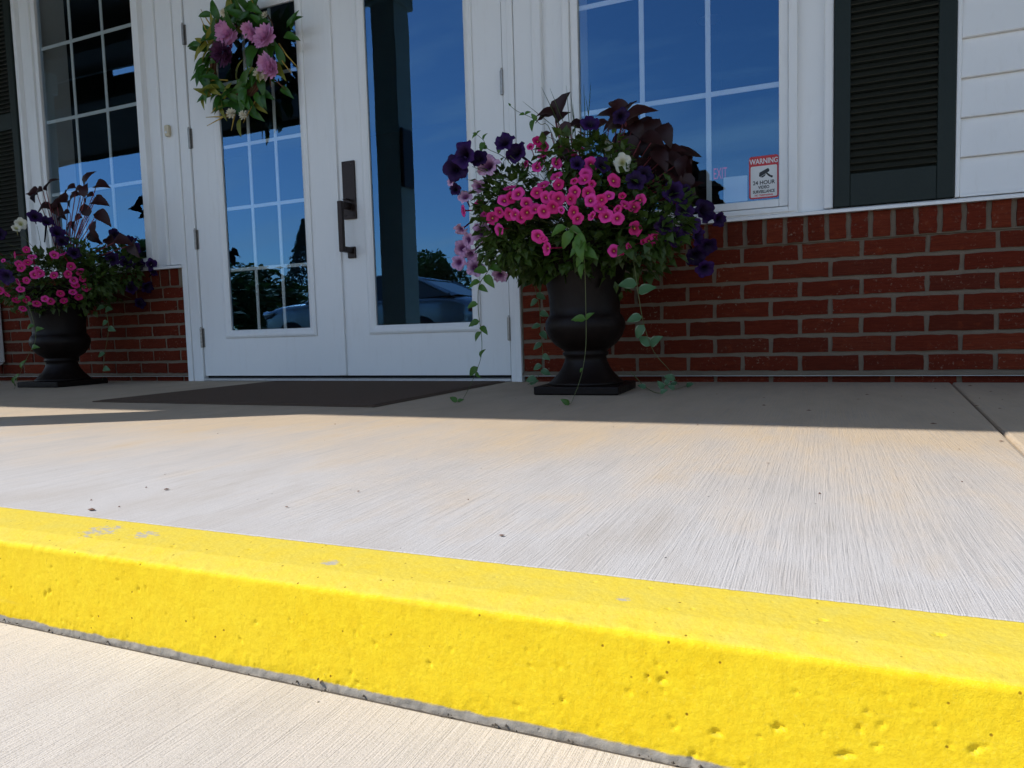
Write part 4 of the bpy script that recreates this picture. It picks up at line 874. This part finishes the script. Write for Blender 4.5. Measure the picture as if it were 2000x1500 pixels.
for k in range(118):
    a = R.uniform(0, 2 * math.pi); rr = WR + R.gauss(0, 0.035); p = WC + Vector((rr * math.cos(a), R.uniform(-0.035, 0.01), rr * math.sin(a)))
    out = Vector((math.cos(a), 0, math.sin(a))); tg = Vector((-math.sin(a), 0, math.cos(a)))
    if math.cos(a) > 0.5 and math.sin(a) < 0.3 and R.random() < 0.35: continue
    d = out * R.uniform(-0.5, 1.0) + tg * R.uniform(-1, 1) + Vector((0, R.uniform(-0.5, 0.05), -0.12))
    put_leaf(wr, 'mag' if R.random() < 0.76 else 'olive', p, d, Vector((0, -1, 0.3)) + out * R.gauss(0, .4), R.uniform(0.085, 0.14), R)
for (px, py, ang, ln, kd) in ((400,100,160,.11,'mag'),(408,115,205,.12,'mag'),(395,90,170,.10,'mag'),(420,75,130,.11,'mag'),(400,180,-95,.09,'olive'),(430,160,200,.12,'mag'),(420,140,180,.11,'mag'),(470,230,-90,.10,'olive'),(500,180,-60,.10,'mag'),(515,180,-80,.09,'mag'),(440,185,220,.12,'mag'),(450,200,200,.12,'olive'),(560,55,20,.11,'mag'),(555,70,-20,.11,'mag'),(570,60,60,.10,'mag'),(470,25,120,.11,'mag'),(500,20,60,.11,'mag'),(430,40,110,.12,'mag'),(445,25,60,.11,'olive'),(540,120,-60,.12,'olive'),(550,170,-40,.10,'mag')):
    put_leaf(wr, kd, wpt(px, py), Vector((math.cos(math.radians(ang)), -0.2, math.sin(math.radians(ang)))), Vector((0, -1, .35)), ln, R)
def mum(mat, n, seed, th=0.16):
    r_ = random.Random(seed); mb = MB()
    for ring, (cnt, tilt, ln) in enumerate(((n, 0.15, 0.5), (n, 0.5, 0.44), (n - 2, 0.85, 0.36), (n - 4, 1.2, 0.26))):
        for k in range(cnt):
            a = 2 * math.pi * (k + 0.5 * ring) / cnt + r_.uniform(-.12, .12); t = tilt + r_.uniform(-.15, .15); w_ = th * ln * 2 * 0.5
            d = Vector((math.cos(a) * math.cos(t), math.sin(a) * math.cos(t), math.sin(t))); s_ = Vector((-math.sin(a), math.cos(a), 0)); l = ln * r_.uniform(.85, 1.1)
            b_ = d * 0.05; mb.add([b_ - s_ * w_ * .4, b_ + s_ * w_ * .4, b_ + d * l * .7 + s_ * w_, b_ + d * l + Vector((0, 0, .03)), b_ + d * l * .7 - s_ * w_], [(0, 1, 2, 4), (4, 2, 3)])
    return mb.mesh('flower', mat, False)
MUM = {'mum': [mum(M['mum'], 14, i, 0.24) for i in range(3)], 'plum': [mum(M['plum'], 18, 9, 0.12)], 'cream': [mum(M['cream'], 9, 21, 0.22)]}
for (px, py, kd, s) in ((447,68,'mum',.105),(437,60,'mum',.075),(487,60,'mum',.07),(497,68,'mum',.065),(520,72,'mum',.10),(513,80,'mum',.07),(524,128,'mum',.10),(532,135,'mum',.075),(516,125,'mum',.06),(436,103,'plum',.12),(447,110,'plum',.075),(508,143,'cream',.055),(520,146,'cream',.05),(518,30,'cream',.035),(438,25,'cream',.035),(452,222,'cream',.045),(475,225,'cream',.04)):
    n = Vector((R.gauss(0, .25), -1, R.gauss(-.1, .25)))
    link('flower', R.choice(MUM[kd]), wr, wpt(px, py, -0.115), rot=n.to_track_quat('Z', 'Y').to_matrix() @ Matrix.Rotation(R.uniform(0, 6), 3, 'Z'), scale=(s * 1.22, s * 1.22, s * 1.22))
for (x0, y0, x1, y1, x2, y2, m_) in ((420,60,405,40,392,18,'twig'),(418,62,402,58,390,30,'twig'),(462,28,455,12,448,-8,'twig'),(468,30,462,5,460,-12,'twig'),(497,25,494,5,488,-8,'twig'),(420,140,400,140,380,143,'twig'),(445,157,420,155,400,162,'twig'),(500,135,490,142,474,150,'twig'),(545,85,560,108,582,132,'twig'),(540,95,553,122,570,144,'twig'),(455,215,430,232,404,246,'twig'),(450,228,425,228,402,229,'twig'),(450,205,425,205,412,222,'twig'),(500,195,488,215,475,240,'twig'),(462,215,456,235,452,255,'twig'),(530,150,545,163,558,175,'brown'),(525,145,528,160,530,172,'brown'),(522,28,530,42,533,52,'brown')):
    MB().tube([wpt(x0, y0, -0.07), wpt(x1, y1, -0.09), wpt(x2, y2, -0.10)], [0.0040, 0.0034, 0.0014], 5).build('twig', M[m_], wr, smooth=True)

# ------------------------------------------------------------------ small litter on the paving
R = random.Random(21); db = MB()
for (px, py, s) in ((1895,754,.008),(1693,771,.007),(1827,759,.006),(1822,828,.008),(1492,777,.005),(1492,792,.008),(1676,780,.005),(1906,793,.007),(325,956,.006),(180,996,.008),(1400,770,.005),(1580,802,.008),(1935,765,.005),(1958,781,.004),(1952,798,.005),(1862,806,.004),(1740,815,.003),(1955,862,.005),(700,960,.004),(560,990,.004),(1500,905,.003),(980,1046,.004)):
    c = onground(px, py, 0.001)
    a = R.uniform(0, 3); V = [c + Vector((s * math.cos(a + q) * R.uniform(.5, 1.2), s * 0.6 * math.sin(a + q) * R.uniform(.6, 1.2), 0.0006)) for q in (0, 1.2, 2.4, 3.5, 4.8)]
    V.append(c + Vector((0, 0, s * 0.35))); db.add(V, [(i, (i + 1) % 5, 5) for i in range(5)])
for k in range(25):
    c = onground(R.uniform(20, 1990), R.uniform(770, 1000), 0.0008); s = R.uniform(0.001, 0.0026)
    if c.y < -2.3: continue
    db.add([c + Vector((s, 0, 0)), c + Vector((-s * .5, s * .8, 0)), c + Vector((-s * .6, -s * .7, 0)), c + Vector((0, 0, s * .8))], [(0, 1, 3), (1, 2, 3), (2, 0, 3)])
tag(db.build('debris', M['brown']), 'dark crumbs of dirt and leaf litter scattered on the walkway', 'debris', kind='stuff')
db = MB()
for k in range(160):                              # grit lying in the joint under the kerb
    x = R.uniform(-1.5, 0.2); s = R.uniform(0.0006, 0.0022); c = Vector((x, -2.4535 + R.gauss(0, .003), -0.1015))
    V = [c + Vector((s * R.uniform(.6, 1.2) * math.cos(q), s * R.uniform(.6, 1.2) * math.sin(q), 0)) for q in (0, 1.6, 3.1, 4.7)] + [c + Vector((0, 0, s))]
    db.add(V, [(i, (i + 1) % 4, 4) for i in range(4)])
tag(db.build('grit', M['gap']), 'grey grit lying in the joint below the yellow kerb', 'grit', kind='stuff')
for (px, py, s, lb) in ((297, 1260, 0.010, 'tiny brown dry leaf scrap caught at the kerb foot below the worn paint'), (625, 1334, 0.009, 'tiny tan dry leaf scrap in the joint below the kerb')):
    c = onground(px, py, -0.099); o = link('dry_leaf', leaf_mesh('dry_leaf', M['brown'], 0.8, 0.5, 0.7, 1, 5, 0.05, px), None, c, rot=frame((0.5, 0.2, 0.9), (-0.3, -1, 0.2)), scale=(s, s, s)); tag(o, lb, 'dry leaf')

# ------------------------------------------------------------------ what the glass mirrors: a parked car, trees, a far wood
def car(x0, yc, zg):
    c = empty('parked_car', (x0 + 2.3, yc, zg), label='silver parked car mirrored low in the door glass', cat='car')
    L = 4.65; hw = 0.90
    # lower body: stations along the length: (t, sill height, shoulder height, half width)
    st = [(0.0, .34, .74, .62), (0.02, .24, .84, .74), (0.06, .20, .92, .83), (0.14, .18, .97, .89), (0.27, .18, 1.0, .90), (0.5, .18, 1.0, .90), (0.74, .18, 1.0, .90), (0.88, .20, 1.0, .88), (0.96, .24, .96, .82), (1.0, .36, .80, .70)]
    v = []; f = []; ns = 11
    for t, zb, zs, h in st:
        X = x0 + L * t
        sec = [(-h * .92, zb), (-h, zb + .12), (-h * 1.0, zs - .22), (-h * .985, zs - .06), (-h * .93, zs), (0, zs + .045), (h * .93, zs), (h * .985, zs - .06), (h, zs - .22), (h, zb + .12), (h * .92, zb)]
        v += [(X, yc + a, zg + b) for a, b in sec]
    for i in range(len(st) - 1):
        for k in range(ns - 1): f.append((i * ns + k, (i + 1) * ns + k, (i + 1) * ns + k + 1, i * ns + k + 1))
        f.append((i * ns + ns - 1, (i + 1) * ns + ns - 1, (i + 1) * ns, i * ns))
    f += [tuple(range(ns)), tuple(range((len(st) - 1) * ns, len(st) * ns))[::-1]]
    b = MB().add(v, f).build('body', M['carpaint'], c, smooth=True); s_ = b.modifiers.new('subsurf', 'SUBSURF'); s_.levels = 2; s_.render_levels = 2
    # cabin glass and roof
    gh = [(0.24, .95, .955, .80), (0.40, .97, 1.36, .66), (0.50, .97, 1.42, .64), (0.66, .98, 1.41, .64), (0.78, .99, 1.30, .66), (0.93, 1.0, 1.01, .78)]
    v = []; f = []
    for t, zb, zt, h in gh: v += [(x0 + L * t, yc + a, zg + z) for a, z in ((-.86, zb - .02), (-h, zt - .02), (-h * .8, zt), (h * .8, zt), (h, zt - .02), (.86, zb - .02))]
    for i in range(len(gh) - 1):
        for k in range(5): f.append((i * 6 + k, (i + 1) * 6 + k, (i + 1) * 6 + k + 1, i * 6 + k + 1))
    MB().add(v, f).build('cabin_glass', M['carglass'], c, smooth=False)
    r_ = MB(); rv = [(x0 + L * t, yc + s * h, zg + z) for t, z, h in ((.405, 1.385, .60), (.50, 1.445, .60), (.66, 1.435, .60), (.765, 1.34, .60)) for s in (-1, 1)]
    r_.add(rv, [(i, i + 2, i + 3, i + 1) for i in (0, 2, 4)]); ro = r_.build('roof_panel', M['carpaint'], c, smooth=True); q = ro.modifiers.new('solid', 'SOLIDIFY'); q.thickness = 0.03
    for s in (-1, 1):
        for (ta, za, tb, zb2) in ((.25, .96, .405, 1.375), (.92, 1.01, .765, 1.325), (.56, .98, .57, 1.41)):
            MB().tube([(x0 + L * ta, yc + s * .85, zg + za), (x0 + L * tb, yc + s * .655, zg + zb2)], 0.030, 5).build('pillar', M['carpaint'], c)
        MB().tube([(x0 + .02 + .10, yc + s * .72, zg + .76), (x0 + .22, yc + s * .835, zg + .80), (x0 + .42, yc + s * .885, zg + .835)], [.05, .075, .02], 8).build('headlight', M['chrome'], c, smooth=True)
        MB().box(x0 + L - .12, x0 + L - .02, yc + s * .5 - .2, yc + s * .5 + .2, zg + .70, zg + .82).build('tail_light', M['red'], c, bevel=.02)
        MB().box(x0 + L * .335, x0 + L * .37, yc + s * .98 - .09, yc + s * .98 + .09, zg + .95, zg + 1.07).build('door_mirror', M['carpaint'], c, bevel=.03, seg=2)
        for t in (.18, .80):
            wx = x0 + L * t; wo = link('wheel', MB().lathe([(.20, -.1), (.31, -.1), (.325, -.08), (.325, .08), (.31, .1), (.20, .1)], 28).mesh('wheel', M['rubber'], True), c, (wx, yc + s * .82, zg + .325), rot=(math.pi / 2, 0, 0))
            link('rim', MB().lathe([(.02, -.095), (.205, -.085), (.205, .085), (.02, .095)], 20).mesh('rim', M['chrome'], False), wo, (wx, yc + s * .82, zg + .325))
    MB().box(x0 + .01, x0 + .07, yc - .42, yc + .42, zg + .50, zg + .64).build('grille', M['rubber'], c, bevel=.015)
    MB().box(x0 - .012, x0 + .02, yc - .44, yc + .44, zg + .645, zg + .665).build('bumper_trim', M['chrome'], c, bevel=.006)
car(-10.4, -8.95, -0.118)

def crown_mesh(name, mat, rad, n, leaf, seed, cone=False):
    R = random.Random(seed); mb = MB(); cl = []
    for k in range(26):
        q = Vector((R.gauss(0, 1), R.gauss(0, 1), R.gauss(0, 1))).normalized() * R.uniform(.45, .95); cl.append((Vector((q.x * rad[0], q.y * rad[1], q.z * rad[2])), R.uniform(.22, .42)))
    for k in range(n):
        if cone:
            h = R.random() ** 0.8; a = R.uniform(0, 6.28); lay = 1 - 0.25 * ((h * 14) % 1); r = rad[0] * (1 - h) * lay * R.uniform(.55, 1.05) + .05
            p = Vector((r * math.cos(a), r * math.sin(a), rad[2] * (2 * h - 1))); d = Vector((math.cos(a), math.sin(a), -0.35)) + Vector((R.gauss(0, .3), R.gauss(0, .3), R.gauss(0, .2)))
        else:
            c, cr = R.choice(cl); q = Vector((R.gauss(0, 1), R.gauss(0, 1), R.gauss(0, 1))).normalized() * cr * R.uniform(.6, 1.1); p = c + Vector((q.x * rad[0], q.y * rad[1], q.z * rad[2]))
            d = Vector((R.gauss(0, 1), R.gauss(0, 1), R.gauss(-.2, 1)))
        m = frame(d, Vector((R.gauss(0, .6), R.gauss(0, .6), 1))); s = leaf * R.uniform(.6, 1.4)
        mb.add([m @ Vector(v) * s + p for v in ((0, 0, 0), (.34, .5, .08), (0, 1, 0), (-.34, .5, .08))], [(0, 1, 2), (0, 2, 3)])
    return mb.mesh(name, mat)
CRN = {'round': [crown_mesh('crown', M['tree'], (1, 1, 1), 4200, .15, i) for i in (1, 2)], 'spruce': [crown_mesh('crown', M['spruce'], (1, 1, 1), 7000, .075, 5, True)]}
def tree(x, y, h, w_, kind, label):
    t = empty('tree', (x, y, -0.135), label=label, cat='tree', group='trees mirrored in the glass')
    th = h * (.9 if kind == 'spruce' else .55); tr = MB().tube([(x, y, -0.3), (x + .03 * h, y, th * .5), (x, y + .02 * h, th)], [.028 * h, .022 * h, .01 * h], 8)
    if kind != 'spruce':
        for k in range(6):
            a = k * 1.05; tr.tube([(x + .01 * h, y, th * (.5 + .07 * k)), (x + w_ * .3 * math.cos(a), y + w_ * .3 * math.sin(a), th * (.75 + .07 * k)), (x + w_ * .6 * math.cos(a), y + w_ * .6 * math.sin(a), th * (1.0 + .08 * k))], [.011 * h, .008 * h, .003 * h], 6)
    tr.build('trunk', M['bark'], t, smooth=True)
    z0 = .06 * h if kind == 'spruce' else .14 * h
    link('crown', CRN[kind][int(abs(x)) % len(CRN[kind])], t, (x, y, (z0 + h) / 2), rot=(0, 0, x), scale=(w_, w_, (h - z0) / 2))
tree(-34.2, -39, 8.6, 2.6, 'spruce', 'pointed spruce mirrored in the grille door above the car')
tree(-15.8, -10.6, 2.7, 1.9, 'round', 'dark bushy tree mirrored at the edge of the grille door')
tree(-18.8, -15.5, 2.5, 1.8, 'round', 'low dark tree mirrored beside the car bonnet')
tree(-26, -25, 3.4, 2.6, 'round', 'distant rounded tree mirrored in the grille door under the spruce')
tree(-31.5, -52, 7.2, 3.0, 'round', 'small round tree mirrored in the clear door above the car')
tree(-36.5, -56, 6.8, 3.2, 'round', 'far round tree mirrored beside the column in the clear door')
R = random.Random(31); wd = MB()
for k in range(9000):
    a = R.uniform(math.pi * 1.02, math.pi * 1.98); rr = R.uniform(120, 150); hh = 5.5 + 2.0 * mnoise.noise(Vector((a * 14, 0, 0))) + 1.2 * mnoise.noise(Vector((a * 60, 3, 0)))
    p = Vector((rr * math.cos(a), rr * math.sin(a), -0.3 + hh * R.random() ** .8)); s = R.uniform(.8, 2.0)
    m = frame(Vector((R.gauss(0, 1), R.gauss(0, 1), R.gauss(0, 1))), Vector((R.gauss(0, .6), R.gauss(0, .6), 1)))
    wd.add([m @ Vector(v) * s + p for v in ((0, 0, 0), (.5, .5, .1), (0, 1, 0), (-.5, .5, .1))], [(0, 1, 2), (0, 2, 3)])
tag(wd.build('far_woods', M['tree']), 'low line of distant woods mirrored at the horizon', 'woods', kind='stuff')
